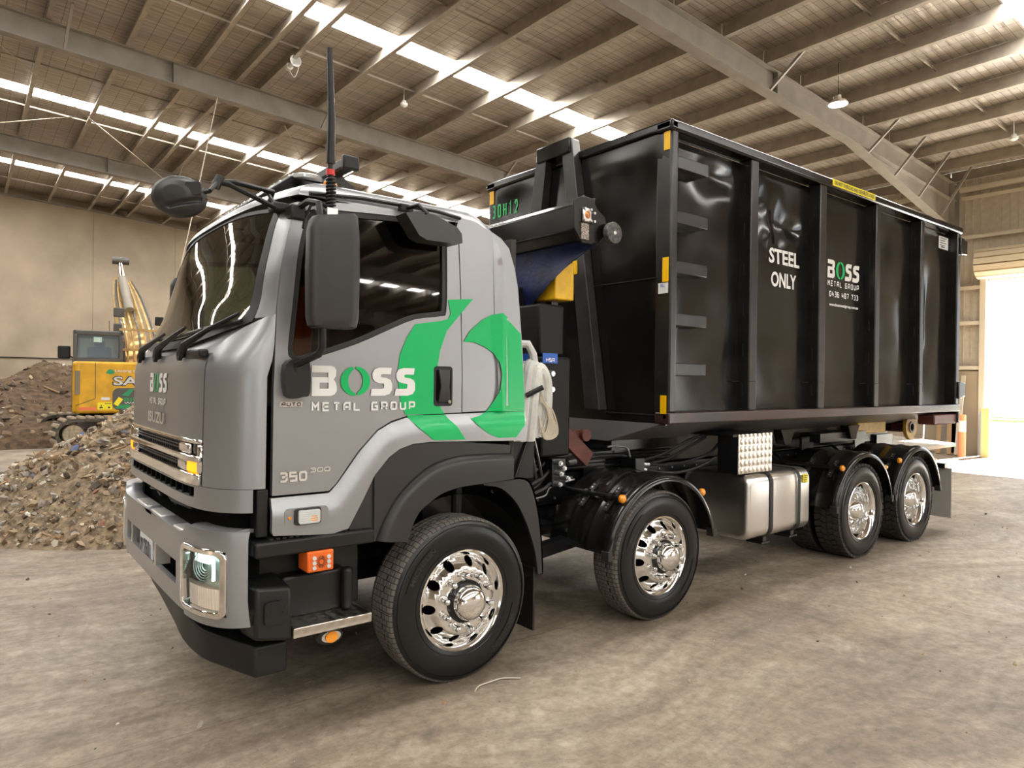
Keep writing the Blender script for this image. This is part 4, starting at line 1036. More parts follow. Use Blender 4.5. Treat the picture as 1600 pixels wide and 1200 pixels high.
def cab_roof():
    P = truck
    # plan outline at the top of the door frames, pulled in over a rounded crown
    n = 40; out = []
    z0 = 2.84
    for y in ycl(-1.165, 1.165, 49, 1.165): out.append((fx(y*HW(2.80)/1.165, 2.80)-.0, y))
    out += [(x, 1.165) for x in frange(-.95, .15, 12)]
    for i in range(9):
        a = pi/2*i/8; out.append((.15+.32*sin(a), 1.165-.15+.15*cos(a)))
    out += [(.47, y) for y in frange(.95, -.95, 15)]
    for i in range(9):
        a = pi/2*i/8; out.append((.15+.32*cos(a), -1.165+.15-.15*sin(a)))
    out += [(x, -1.165) for x in frange(.10, -.95, 11)]
    N_ = len(out)
    cx, cy = -.3, 0
    def zoff(x): return -.44*max(0, (x-.02)/.45)**2.2
    def lvl(t):
        a = t*pi/2; ring = []
        for (x, y) in out:
            ins = 1-cos(a)
            zf = zoff(x)*(1-sin(a)**1.0)
            # how far in: sides .22, front .42, back .32
            k = max(0, min(1, (-x-.75)/.3)); kb = max(0, min(1, (x-.05)/.3))
            dx = .40*k*ins-.30*kb*ins
            dy = -(.26*ins)*(1 if y > 0 else -1)*min(1, abs(y)/.6)
            ring.append((x+dx, y+dy, z0+zf+.135*sin(a)-.03*(1-k)*(1-sin(a))*0))
        return ring
    V = []; L_ = [0, .08, .2, .35, .5, .65, .8, 1.0]
    for t in L_: V += lvl(t)
    F = [(i*N_+j, i*N_+(j+1) % N_, (i+1)*N_+(j+1) % N_, (i+1)*N_+j) for i in range(len(L_)-1) for j in range(N_)]
    last = V[-N_:]
    for s in (.75, .5, .25):
        V += [(cx+(x-cx)*s, y*s, z+.022*(1-s*s)) for x, y, z in last]
    i0 = len(L_)-1
    F += [((i0+q)*N_+j, (i0+q)*N_+(j+1) % N_, (i0+q+1)*N_+(j+1) % N_, (i0+q+1)*N_+j) for q in range(3) for j in range(N_)]
    V.append((cx, cy, z0+.157)); c = len(V)-1
    F += [((i0+3)*N_+j, (i0+3)*N_+(j+1) % N_, c) for j in range(N_)]
    m = MB(); m.add(V, F); m.build('roof', M['paint'], P, angle=60)
    # amber clearance lamps on the roof front
    for y in (-.90, .90):
        m = MB(); m.lathe([(.045, 0), (.045, .02), (.038, .04), (.02, .055), (.0, .058)], (-.76, y, 2.972), 16, 'z'); m.build('clearance_lamp', M['amber'], P)
    # strobe bar across the roof
    m = MB(); m.box(-.95, -.74, -.78, .78, 3.03, 3.045); m.box(-.93, -.76, -.76, .76, 3.055, 3.07); lb = m.build('strobe_bar', M['trim'], P, 'flat strobe bar across the cab roof', bevel=.006)
    m = MB()
    for i in range(10): m.box(-.945, -.745, -.75+.15*i+.01, -.75+.15*i+.14, 3.036, 3.062)
    for sy in (-1, 1): m.cyl((-.845, sy*.75, 3.036), (-.845, sy*.75, 3.062), .095, 20)
    m.build('strobe_bar_lens', M['lens'], lb, bevel=.005)
    for y in (-.575, .575):
        m = MB(); m.box(-.86, -.8, y-.025, y+.025, 2.96, 3.035); m.build('bar_foot', M['trim'], lb)
    # second, heavier lamp bar behind it on a triangular bracket
    m = MB(); m.box(-.755, -.675, -1.06, 1.06, 3.065, 3.125); b2 = m.build('lamp_bar', M['trim_grey'], P, 'long dark lamp bar behind the strobe bar', bevel=.012)
    for sy in (-1, 1):
        m = MB(); m.box(-.765, -.665, sy*1.05, sy*1.09, 3.055, 3.135); m.build('lamp_bar_end', M['trim'], b2, bevel=.01)
        m = MB(); m.prism([(-.73, 3.09), (-.69, 3.09), (-.50, 2.93), (-.76, 2.93)], lambda x, z: (x, sy*.86, z), lambda x, z: (x, sy*.875, z)); m.build('lamp_bar_bracket', M['trim_grey'], b2)
        m = MB(); m.cyl((-.54, sy*.87, 2.96), (-.54, sy*.885, 2.96), .015, 10); m.build('bracket_bolt', M['steel'], b2)
cab_sides(); cab_roof()
# ------------------------------------------------------------------ mirrors, aerial, lettering
def cab_fittings():
    P = truck
    for sy in (-1, 1):
        # tall main mirror
        m = MB(); hw = .125; rows = []
        prof = [(2.115, .80), (2.125, .92), (2.17, 1), (2.4, 1.03), (2.6, 1.0), (2.665, .93), (2.685, .80)]
        ring = []
        for z, s in prof:
            r = []
            for i in range(44):
                a = 2*pi*i/44; ca, sa = cos(a), sin(a)
                x = abs(ca)**.35*(1 if ca > 0 else -1)*hw*s; y = abs(sa)**.5*(1 if sa > 0 else -1)*.055*s
                # moulded step: outboard third stands proud
                if sa < 0 and x > .025: y -= .028
                r.append((-.985+x, sy*(1.445-y), z+(.02*(x/hw) if z > 2.6 else 0)))
            ring += r
        nn = 44; F = [(i*nn+j, i*nn+(j+1) % nn, (i+1)*nn+(j+1) % nn, (i+1)*nn+j) for i in range(len(prof)-1) for j in range(nn)]
        F += [tuple(range(nn)), tuple((len(prof)-1)*nn+j for j in range(nn))]
        m.add(ring, F); mir = m.build('main_mirror', M['trim_grey'], P, 'tall charcoal main mirror', angle=28)
        m = MB(); m.box(-.865, -.862, sy*1.40, sy*1.485, 2.16, 2.64); m.build('mirror_glass', M['chrome'], mir)
        m = MB(); m.panel(rrect(-1.065, -1.03, 2.37, 2.47, .015), lambda x, z, o=0: (x, sy*(1.50+o), z), step=.1, t=.012); m.build('mirror_badge', M['trim'], mir)
        m = MB(); m.tube([(-1.02, sy*1.42, 2.15), (-1.02, sy*1.42, 2.02), (-1.03, sy*1.40, 1.985), (-1.07, sy*1.30, 1.95), (-1.09, sy*1.25, 1.93), (-1.09, sy*1.235, 1.86)], .02, 10)
        arm = m.build('mirror_arm', M['trim'], P)
        m = MB(); m.tube([(-1.02, sy*1.40, 2.62), (-1.02, sy*1.36, 2.76), (-1.03, sy*1.25, 2.79), (-1.05, sy*1.17, 2.77)], .018, 8); m.build('upper_tube', M['trim'], arm)
        m = MB(); m.panel(smooth_poly([(-1.145, 1.93), (-1.07, 1.965), (-1.02, 1.955), (-1.015, 1.79), (-1.05, 1.765), (-1.135, 1.77)], 3), lambda x, z, o=0: (x, sy*(1.26+o), z), step=.04, t=.065); m.build('mirror_foot', M['trim'], arm, bevel=.012)
        # kerb mirror above the door
        m = MB(); o_ = [(-.50, 2.80), (-.40, 2.825), (-.30, 2.815), (-.155, 2.765), (-.125, 2.73), (-.125, 2.675), (-.15, 2.665), (-.37, 2.66), (-.42, 2.68)]
        m.panel(o_, lambda x, z, o=0: (x, sy*(1.33+o+.02*(2.83-z)/.15), z), step=.04, t=.12); km = m.build('kerb_mirror', M['trim_grey'], P, 'charcoal kerb mirror above the door', bevel=.015)
        m = MB(); m.tube([(-.42, sy*1.19, 2.86), (-.40, sy*1.30, 2.865), (-.36, sy*1.335, 2.815)], .012, 8); m.box(-.46, -.38, sy*1.17, sy*1.21, 2.845, 2.88); m.build('kerb_mirror_arm', M['trim'], km)
    # front look-down mirror on its tripod arm (near side only)
    m = MB(); c = Vector((-1.63, -1.12, 2.735)); R1 = Vector((.785, -.62, 0)); U1 = Vector((0, 0, 1)); D1 = Vector((-.62, -.785, 0))
    pk = [(0, .055), (.45, .052), (.75, .04), (.93, .02), (1, 0)]
    prof = [(r_, lerp(pk, r_)) for r_ in frange(0, 1, 26)]+[(.985, -.012), (.95, -.025), (.86, -.035), (0, -.04)]
    V = []; n = 72
    for r, d in prof:
        for k in range(n):
            a = 2*pi*k/n; x = .136*r*cos(a); z = .102*r*sin(a)
            dd = d
            q = z+.012-x*.28      # pressed groove across the shell
            if d > .015 and 0 < r < .9: w_ = max(0, 1-abs(q+.034)/.020)*min(1, max(0, (x+.07)/.05)); dd -= .017*w_*w_*(3-2*w_)
            V.append(c+R1*x+U1*(z-.06*x)+D1*dd)
    F = [(i*n+j, i*n+(j+1) % n, (i+1)*n+(j+1) % n, (i+1)*n+j) for i in range(len(prof)-1) for j in range(n)]
    m.add(V, F); fm = m.build('look_down_mirror', M['trim_grey'], P, 'oval charcoal look-down mirror on a tripod arm', angle=60)
    m = MB(); pc = c+R1*.08+U1*.03+D1*.036
    m.panel(rrect(-.03, .045, -.03, .032, .01), lambda u, v, o=0: pc+R1*u+U1*v+D1*(o+.010), step=.1, t=.012); m.build('clamp_cover', M['trim_grey'], fm, bevel=.003)
    a = c+R1*.10+U1*.02; k = Vector((-1.45, -1.12, 2.84)); roof1 = Vector((-1.06, -1.06, 2.78)); roof2 = Vector((-1.13, -.95, 2.83))
    m = MB(); m.tube([a, a+R1*.05+U1*.01], .012, 8); m.cyl(k-Vector((.012, 0, .03)), k+Vector((.012, 0, .03)), .022, 10); m.tube([a+R1*.05+U1*.01, k], .01, 8)
    m.tube([k, k+Vector((.08, .02, .02)), roof2+Vector((0, -.05, .04)), roof2], .014, 8); m.tube([k, k+Vector((.05, 0, 0)), roof1+Vector((-.10, -.03, -.01)), roof1], .014, 8)
    m.tube([roof1+Vector((-.08, -.03, -.01)), roof2+Vector((-.03, -.05, .03))], .010, 8)
    m.build('tripod_arm', M['trim'], fm)
    m = MB(); m.box(-1.16, -1.02, -1.10, -1.0, 2.755, 2.80); m.box(-1.10, -1.02, -1.19, -1.08, 2.70, 2.78); m.build('arm_bracket', M['trim'], fm, bevel=.01)
    # aerial on a spring at the door pillar
    m = MB(); m.tube([(-.90, -1.22, 3.02), (-.905, -1.24, 3.25), (-.925, -1.25, 3.62)], [.024, .021, .015], 10); ae = m.build('radio_aerial', M['trim'], P, 'black whip radio aerial on a coil spring')
    m = MB()
    m.tube([(-.895+.023*cos(t), -1.22+.023*sin(t), 2.78+.16*t/(2*pi*9)) for t in frange(0, 2*pi*9, 110)], .0065, 6); m.cyl((-.895, -1.22, 2.77), (-.9, -1.22, 3.02), .014, 8); m.build('coil_spring', M['trim'], ae)
    m = MB(); m.cyl((-.9, -1.222, 2.955), (-.9, -1.222, 2.985), .024, 10); m.build('red_collar', mat('red_band', (.6, .03, .02), .4), ae)
    m = MB(); m.box(-.92, -.86, -1.235, -1.20, 2.70, 2.78); m.build('aerial_bracket', M['alloy'], ae)
    m = MB(); m.tube([(-.90, -1.21, 2.77), (-.95, -1.22, 2.80), (-1.0, -1.2, 2.78), (-1.02, -1.17, 2.70), (-1.03, -1.18, 2.66)], .008, 6); m.tube([(-1.05, -1.15, 2.74), (-.98, -1.2, 2.76), (-.93, -1.2, 2.70), (-.97, -1.21, 2.64)], .007, 6); m.build('aerial_cable', M['trim'], ae)
    # graphics : green swooshes following the panel work
    G1 = [(-.116, 2.354), (.07, 2.373), (-.02, 2.279), (-.127, 2.162), (-.176, 2.043), (-.193, 1.957), (-.205, 1.837), (-.19, 1.741), (-.166, 1.688), (-.12, 1.627), (-.072, 1.582), (-.009, 1.497), (-.235, 1.502), (-.33, 1.572),
          (-.418, 1.662), (-.448, 1.739), (-.462, 1.839), (-.463, 1.928), (-.452, 2.007), (-.406, 2.106), (-.348, 2.190), (-.17, 2.220), (-.116, 2.235), (-.098, 2.27)]
    G2 = [(-.004, 2.101), (.044, 2.171), (.136, 2.245), (.212, 2.282), (.289, 2.3), (.347, 2.258), (.401, 2.215), (.452, 2.172), (.463, 2.012), (.478, 1.799), (.484, 1.66), (.462, 1.57), (.391, 1.495), (.244, 1.497), (.157, 1.532),
          (.102, 1.57), (.042, 1.624), (.125, 1.642), (.18, 1.674), (.235, 1.74), (.265, 1.803), (.279, 1.898), (.262, 1.977), (.226, 2.037), (.164, 2.072), (.079, 2.101)]
    def split(poly, z, up):
        r = []; n = len(poly)
        for i in range(n):
            a, b = poly[i], poly[(i+1) % n]; ia = (a[1] >= z) == up; ib = (b[1] >= z) == up
            if ia: r.append(a)
            if ia != ib:
                t = (z-a[1])/(b[1]-a[1]); r.append((a[0]+(b[0]-a[0])*t, z))
        return r
    def flare2(x, z, o=0):
        d = seg_dist(x, z, ARCH_LINE); k = min(1, d/.09); k = k*k*(3-2*k); return (x, -(1.2+.034*k+.004+o), z)
    m = MB(); m.panel(split(G1, 1.657, True), sideo(.004), step=.04, t=0); m.panel(split(G1, 1.652, False), flare2, step=.025, t=0); m.build('green_swoosh', M['green'], P, 'large green crescent on the door')
    ridge = lambda x, z, o=0: (x, -(HW(z)+.006+o+(.021*min(1, max(0, (x-.230)/.03)) if .2 < x < .335 else 0)), z)
    m = MB(); m.panel(split(G2, 1.664, True), ridge, step=.03, t=0); m.panel(split(G2, 1.66, False), flare2, step=.025, t=0); m.build('green_crescent', M['green'], P, 'green crescent on the rear cab corner')
    m = MB(); g = MB(); boss_letters(m, g, -.985, -.352, 1.768, 1.932, sideo(.006)); m.build('door_lettering', M['white_vinyl'], P, 'heavy white name on the door')
    m = MB(); put_strokes(m, 'METAL GROUP', -.985, -.350, 1.685, 1.735, sideo(.006), .42, .21); m.build('door_tagline', M['white_vinyl'], P, 'thin white words below the name on the door')
    g.build('door_emblem', M['green'], P, 'green ring emblem in the door lettering')
    fr = FRONT(.004)
    m = MB(); g = MB(); boss_letters(m, g, .20, -.26, 1.765, 1.885, fr); m.build('nose_lettering', M['white_vinyl'], P, 'heavy white name on the nose')
    m = MB(); put_strokes(m, 'METAL GROUP', .20, -.24, 1.69, 1.73, fr, .42, .21); m.build('nose_tagline', M['white_vinyl'], P, 'thin white words on the nose')
    g.build('nose_emblem', M['green'], P, 'green ring emblem on the nose')
    m = MB()
    put_text(m, 'ISUZU', .19, -.24, 1.575, 1.645, FRONT(.012), .03); m.build('nose_badge', M['badge'], P, 'chrome badge letters above the grille')
    m = MB(); m.panel([(-1.158, 1.712), (-1.04, 1.712), (-1.034, 1.738), (-1.152, 1.738)], sideo(.008), step=.1, t=.008); bd = m.build('auto_badge', M['alloy'], P)
    m = MB(); put_strokes(m, 'AUTO', -1.148, -1.045, 1.715, 1.735, sideo(.0095), .3, .22); m.build('badge_letters', M['ink'], bd)
    m = MB(); put_strokes(m, '350', -1.155, -1.005, 1.318, 1.372, sideo(.006), .16, .22); put_strokes(m, '300', -.99, -.875, 1.36, 1.385, sideo(.006), .16, .22)
    m.build('model_badge', M['badge'], P, 'chrome numerals low on the door')
cab_fittings()

# ------------------------------------------------------------------ wheels
M['tyre_letter'] = mat('moulded_lettering', (.022, .022, .022), .45)
AX = (0.0, 1.88, 5.21, 6.56); RT = .512
def tyre(kind, name, sy, loc, parent):
    """axis along y, outer face towards sy"""
    hw = .148
    if kind == 'steer':
        prof = [(.29, .10), (.30, .125), (.345, .142), (.40, .147), (.45, .142), (.476, .132), (.492, .122)]
        tread = [(.503, .112)]
        for c in (.072, .026, -.026, -.072): tread += [(.509, c+.006), (.497, c+.0045), (.497, c-.0045), (.509, c-.006)]
        tread += [(.503, -.112)]
        full = prof+tread+[(r, -h) for r, h in prof[::-1]]
    else:
        prof = [(.29, .10), (.30, .125), (.345, .142), (.40, .147), (.45, .144), (.472, .136), (.482, .128)]
        full = prof+[(.488, .11), (.491, 0), (.488, -.11)]+[(r, -h) for r, h in prof[::-1]]
    m = MB(); m.lathe(full, n=72)
    if kind == 'drive':
        N = 44; R0 = .485; R1 = .512
        for row, (ya, yb, ph, sk) in enumerate(((.066, .132, 0, .25), (.004, .060, .5, -.3), (-.060, -.004, 0, .3), (-.132, -.066, .5, -.25))):
            for k in range(N):
                a0 = 2*pi*(k+ph)/N; a1 = a0+2*pi/N*.80; ds = sk*2*pi/N
                vs = []
                for r, sh in ((R0, 0), (R1, .04)):
                    for y, d in ((ya, 0), (yb, ds)):
                        for a in (a0+sh*.06, a1-sh*.06): vs.append((r*cos(a+d), y, r*sin(a+d)))
                m.add(vs, [(0, 2, 3, 1), (4, 5, 7, 6), (0, 1, 5, 4), (2, 6, 7, 3), (0, 4, 6, 2), (1, 3, 7, 5)])
    # moulded rim-guard rings and raised maker's panel on the wall
    for s in (1, -1):
        m.lathe([(.462, s*.139), (.4625, s*.1445), (.468, s*.1425), (.4685, s*.135)], n=72)
        m.lathe([(.335, s*.138), (.337, s*.1435), (.343, s*.1445), (.345, s*.140)], n=72)
        m.lathe([(.385, s*.1455), (.386, s*.1500), (.43, s*.1485), (.431, s*.144)], n=24, a0=radians(125), a1=radians(165))
        m.lathe([(.385, s*.1455), (.386, s*.1500), (.43, s*.1485), (.431, s*.144)], n=24, a0=radians(-50), a1=radians(-12))
    o = m.build(name, M['tyre_'+kind], parent, loc=loc, angle=40)
    if name == 'wheel':
        for a0 in (radians(158), radians(-22)):
            m = MB(); put_text(m, 'MICHELIN', 0, 1, 0, 1, lambda u, v, o_=0: ((.392+.032*v)*cos(a0-u*.62), sy*.1525, (.392+.032*v)*sin(a0-u*.62)), .02)
            m.build('sidewall_lettering', M['tyre_letter'], o, loc=(0, 0, 0))
    return o
def steer_rim(w, sy):
    Y = lambda h: sy*h
    # dished front disc with ten hand holes; chrome flange
    face = lambda r: lerp([(.165, .155), (.205, .15), (.222, .13), (.262, .085), (.275, .092)], r)
    m = MB(); holes = [circ(.2375*cos(2*pi*k/10+.1), .2375*sin(2*pi*k/10+.1), .030, 16) for k in range(10)]
    m.panel(circ(0, 0, .274, 72), lambda x, z, o=0: (x, Y(face(hypot(x, z))+o), z), holes+[circ(0, 0, .10, 32)], step=.018, t=.012)
    disc = m.build('wheel_disc', M['polished'], w, loc=(0, 0, 0), angle=40)
    me = disc.data; nv = len(me.vertices)//2; nn = []
    for i, v in enumerate(me.vertices):
        x, y, z = v.co; r = max(1e-5, hypot(x, z)); e = .004; k_ = (face(r+e)-face(r-e))/(2*e)
        q = Vector((-k_*x/r, sy, -k_*z/r)).normalized(); nn.append(q if i < nv else -q)
    me.normals_split_custom_set_from_vertices(nn)
    m = MB(); m.lathe([(.272, Y(.075)), (.278, Y(.11)), (.290, Y(.128)), (.302, Y(.137)), (.311, Y(.134)), (.311, Y(.12)), (.295, Y(.11)), (.275, Y(-.10))], n=72)
    rim = m.build('rim', M['polished'], w, 'polished alloy rim flange', loc=(0, 0, 0), angle=40)
    m = MB(); m.lathe([(.27, Y(.03)), (.0, Y(.03))], n=32); m.build('brake_drum', M['gap'], w, loc=(0, 0, 0))
    m = MB(); m.lathe([(.132, Y(.12)), (.132, Y(.163)), (.124, Y(.17)), (.09, Y(.17)), (.0, Y(.17))], n=32); m.build('hub', M['gloss_black'], w, loc=(0, 0, 0))
    m = MB(); m.lathe([(.108, Y(.165)), (.108, Y(.20)), (.104, Y(.222)), (.092, Y(.243)), (.07, Y(.257)), (.04, Y(.265)), (0, Y(.268))], n=36); m.build('hub_cap', M['polished'], w, loc=(0, 0, 0), angle=60)
    for k in range(10):
        a = 2*pi*k/10-.2; c = (.1675*cos(a), .1675*sin(a)); m = MB()
        m.lathe([(.026, Y(.150)), (.026, Y(.158)), (.020, Y(.160)), (.018, Y(.192)), (.022, Y(.195)), (.022, Y(.200)), (.015, Y(.214)), (.0, Y(.219))], (c[0], 0, c[1]), 12)
        m.build('wheel_nut', M['polished'], w, loc=(0, 0, 0))
def drive_rim(w, sy):
    Y = lambda h: sy*h
    m = MB(); m.lathe([(.311, Y(.12)), (.311, Y(.134)), (.302, Y(.137)), (.290, Y(.128)), (.280, Y(.112)), (.268, Y(.09)), (.262, Y(.02)), (.255, Y(-.02)), (.235, Y(-.055)), (.21, Y(-.07)), (.13, Y(-.07))], n=72)
    m.build('rim', M['polished'], w, 'deep-dished polished alloy rim', loc=(0, 0, 0), angle=50)
    m = MB(); m.lathe([(.135, Y(-.08)), (.128, Y(.0)), (.115, Y(.075)), (.095, Y(.095)), (.085, Y(.11)), (.06, Y(.128)), (0, Y(.132))], n=36); m.build('hub', M['polished'], w, loc=(0, 0, 0), angle=50)
    for k in range(10):
        a = 2*pi*k/10; c = (.1675*cos(a), .1675*sin(a)); m = MB()
        m.lathe([(.024, Y(-.07)), (.024, Y(-.05)), (.019, Y(-.048)), (.018, Y(-.015)), (.014, Y(-.002)), (0, Y(.002))], (c[0], 0, c[1]), 12)
        m.build('wheel_nut', M['polished'], w, loc=(0, 0, 0))
    for k in range(10):
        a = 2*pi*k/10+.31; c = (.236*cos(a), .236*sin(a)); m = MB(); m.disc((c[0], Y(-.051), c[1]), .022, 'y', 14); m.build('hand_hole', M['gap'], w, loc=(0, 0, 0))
def copy_tree(o, parent):
    c = o.copy(); COL.objects.link(c); c.parent = parent
    for ch in list(o.children): copy_tree(ch, c)
    return c
for sy in (-1, 1):
    w = tyre('steer', 'wheel', sy, (AX[0], sy*1.088, .5), truck); w['label'] = 'front steer wheel with ribbed tyre'; steer_rim(w, sy)
    w2 = copy_tree(w, truck); w2.location = (AX[1], sy*1.088, .5); w2['label'] = 'second steer wheel with ribbed tyre'
    d = tyre('drive', 'wheel', sy, (AX[2], sy*1.088, .5), truck); d['label'] = 'forward drive wheel with block tread'; drive_rim(d, sy)
    d2 = copy_tree(d, truck); d2.location = (AX[3], sy*1.088, .5); d2['label'] = 'rearmost drive wheel with block tread'
    i1 = tyre('drive', 'inner_wheel', sy, (AX[2], sy*.745, .5), truck)
    i2 = copy_tree(i1, truck); i2.location = (AX[3], sy*.745, .5)

# ------------------------------------------------------------------ chassis and running gear
def chassis():
    P = truck
    for sy in (-1, 1):
        m = MB(); m.box(-.9, 7.3, sy*.40, sy*.41, .82, 1.10); m.box(-.9, 7.3, sy*.33, sy*.41, .82, .835); m.box(-.9, 7.3, sy*.33, sy*.41, 1.085, 1.10); r = m.build('chassis_rail', M['black'], P)
        m = MB()
        for x in frange(.9, 7.2, 34):
            for z in (.88, 1.04): m.cyl((x, sy*.405, z), (x, sy*.422, z), .011, 6)
        m.build('rail_bolts', M['steel'], r, kind='stuff')
        # hook-lift subframe
        m = MB(); m.box(.95, 7.55, sy*.36, sy*.46, 1.11, 1.26); m.build('subframe_rail', M['gloss_black'], P, bevel=.01)
        for x in (1.75, 3.9, 5.3, 6.6):
            m = MB(); m.box(x, x+.26, sy*.46, sy*.475, .92, 1.24); m.build('subframe_plate', M['black'], P)
        # leaf springs
        for a in AX[:2]:
            m = MB(); m.tube([(a-.75, sy*.46, .72), (a-.3, sy*.46, .62), (a, sy*.46, .60), (a+.3, sy*.46, .62), (a+.75, sy*.46, .72)], .045, 4); m.build('leaf_spring', M['black'], P)
    m = MB()
    for x in (1.0, 2.6, 4.3, 7.1): m.box(x, x+.1, -.4, .4, .85, 1.08)
    m.build('cross_member', M['black'], P)
    for a in AX:
        m = MB(); m.cyl((a, -.98, .5), (a, .98, .5), .075, 14); m.lathe([(0, -.2), (.16, -.15), (.2, 0), (.16, .15), (0, .2)], (a, 0, .5), 18) if a > 3 else m.box(a-.07, a+.07, -.85, .85, .42, .56)
        m.build('axle', M['black'], P)
    m = MB(); m.box(.9, 1.6, -.35, .35, .55, 1.05); m.build('gearbox', M['black'], P, bevel=.05)
    m = MB(); m.cyl((1.6, 0, .75), (5.1, 0, .6), .06, 12); m.build('drive_shaft', M['black'], P)
    m = MB(); m.box(2.55, 2.95, .5, 1.1, .45, 1.0); m.build('air_tank', M['black'], P, bevel=.08)
    m = MB(); m.beam((.72, -.95, .62), (1.5, -.70, .60), .10, .09); m.beam((.72, -.42, .66), (.72, -1.0, .63), .08, .08); m.build('guard_bracket', M['black'], P)
    # moulded mudguards over axles two, three and four
    def guard(a, R, a0, a1, name='mudguard', y0=-.62, y1=-1.275):
        for sy in (-1, 1):
            m = MB(); c = Vector((a, 0, .50))
            yv = [y0, y0-.02, -.80, -.81, -.82, -.83, -1.02, -1.03, -1.04, -1.05, -1.17, -1.2, -1.22, -1.25, -1.27, -1.275]
            dr = {-.81: .010, -.82: .010, -1.03: .010, -1.04: .010, -1.2: .008, -1.22: .010, -1.25: .002, -1.27: -.012, -1.275: -.035}
            def gf(t, y, o):
                ang = radians(a0+(a1-a0)*t); r = R+dr.get(y, 0)+o*.4
                ex = 0
                return (c.x+r*cos(ang)*1.02, (-sy)*y, c.z+r*sin(ang))
            m.slab(gf, frange(0, 1, 33), yv, .03); g = m.build(name, M['gloss_black'], P, angle=50)
            for ang in (a0, a1):
                aa = radians(ang); m = MB(); x = c.x+(R-.01)*cos(aa)*1.02; z = c.z+(R-.01)*sin(aa); m.box(x-.022, x+.022, sy*1.2, sy*1.275, z-.04, z+.03); m.build('edge_clip', M['trim_grey'], g, bevel=.005)
            # mounting bars with clamp plates and amber end caps
            for ang in (a0+(a1-a0)*.20, a0+(a1-a0)*.76):
                aa = radians(ang); rr = R+.035; x = c.x+rr*cos(aa)*1.02; z = c.z+rr*sin(aa)
                m = MB(); m.tube([(x+(.25 if cos(aa) < 0 else -.1)*0, sy*.42, z+.12), (x, sy*.55, z+.02), (x, sy*.62, z), (x, sy*1.21, z)], .019, 10); b = m.build('mounting_bar', M['black'], P)
                for y in (.86, 1.12):
                    m = MB(); tn = Vector((-sin(aa), 0, cos(aa)))
                    p = Vector((x, sy*y, z))-Vector((cos(aa), 0, sin(aa)))*.02
                    m.beam(p-tn*.12, p+tn*.12, .045, .012, up=(cos(aa), 0, sin(aa))); m.lathe([(.03, -.018), (.03, .018)], (x, sy*y, z), 12); m.build('clamp_plate', M['trim_grey'], b)
                    m = MB()
                    for s in (-.095, -.065, .065, .095):
                        q = p+tn*s; m.cyl(q, q+Vector((cos(aa), 0, sin(aa)))*.012, .008, 6)
                    m.build('clamp_bolts', M['steel'], b)
                m = MB(); m.lathe([(0, 0), (.02, 0), (.032, sy*.008), (.032, sy*.03), (.02, sy*.042), (0, sy*.045)], (x, sy*1.21, z), 16); m.build('end_cap', M['amber'], b)
    guard(AX[1], .635, 11, 171); guard(AX[2], .635, 8, 172); guard(AX[3], .635, 8, 172)
    for sy in (-1, 1):
        m = MB(); m.box(7.58, 7.60, sy*.62, sy*1.25, .16, .80); m.build('rear_mudflap', mat('grey_rubber_flap', (.42, .40, .36), .6) if sy < 0 else bpy.data.materials['grey_rubber_flap'], P, 'grey rubber flap behind the last wheel', bevel=.006)
        m = MB(); m.box(7.5, 7.60, sy*.42, sy*1.2, .80, .86); m.build('flap_hanger', M['black'], P)
    # fuel tank
    m = MB(); pr = rrect(.44, 1.04, -1.21, -.48, .10, 6)
    xs = [3.09, 3.095, 3.105, 3.125, 4.12, 4.14, 4.15, 4.155]; ins = [.05, .025, .01, 0, 0, .01, .025, .05]
    V = []; nn = len(pr)
    for x, i_ in zip(xs, ins):
        for (z, y) in pr:
            V.append((x, -.845+(y+.845)*(1-i_/.365), .74+(z-.74)*(1-i_/.30)))
    F = [(i*nn+j, i*nn+(j+1) % nn, (i+1)*nn+(j+1) % nn, (i+1)*nn+j) for i in range(len(xs)-1) for j in range(nn)]
    F += [tuple(range(nn)), tuple((len(xs)-1)*nn+j for j in range(nn))]
    m.add(V, F); tk = m.build('fuel_tank', M['alloy'], P, 'brushed aluminium fuel tank with two black straps', angle=50)
    pr2 = rrect(.432, 1.048, -1.218, -.472, .105, 6)
    for x in (3.42, 3.90):
        m = MB(); V = [(xx, y, z) for xx in (x, x+.055) for (z, y) in pr2]; m.add(V, [(j, (j+1) % nn, nn+(j+1) % nn, nn+j) for j in range(nn)]); m.build('tank_strap', M['trim'], tk)
        m = MB(); m.box(x, x+.055, -1.15, -.41, .385, .435); m.box(x-.04, x+.10, -1.16, -1.0, .375, .39); m.build('tank_bracket', M['black'], tk)
    m = MB(); m.lathe([(.075, 1.03), (.075, 1.05), (.06, 1.055), (.06, 1.075), (.055, 1.08), (0, 1.082)], (3.62, -1.02, 0), 20, 'z'); m.tube([(3.62, -1.07, 1.07), (3.62, -1.10, 1.06), (3.61, -1.10, 1.04)], .006, 6); m.build('filler_cap', M['polished'], tk)
    m = MB(); m.box(4.0, 4.09, -1.216, -1.208, .90, .985); lb = m.build('tank_label', M['label_yellow'], tk)
    m = MB()
    for k in range(4): m.box(4.01, 4.08-.01*k, -1.218, -1.2165, .972-.02*k-.008, .972-.02*k)
    m.build('label_text', M['ink'], lb)
    # chequer-plate locker above it: front plate and dark top plate
    m = MB(); m.box(3.00, 3.535, -1.16, -1.145, 1.05, 1.405); lk = m.build('valve_locker', M['checker'], P, 'chequer plate locker above the fuel tank')
    m = MB(); m.box(2.93, 3.535, -1.145, -.50, 1.385, 1.405); m.box(2.985, 3.0, -1.16, -.95, 1.05, 1.385); m.build('locker_top', M['black'], lk)
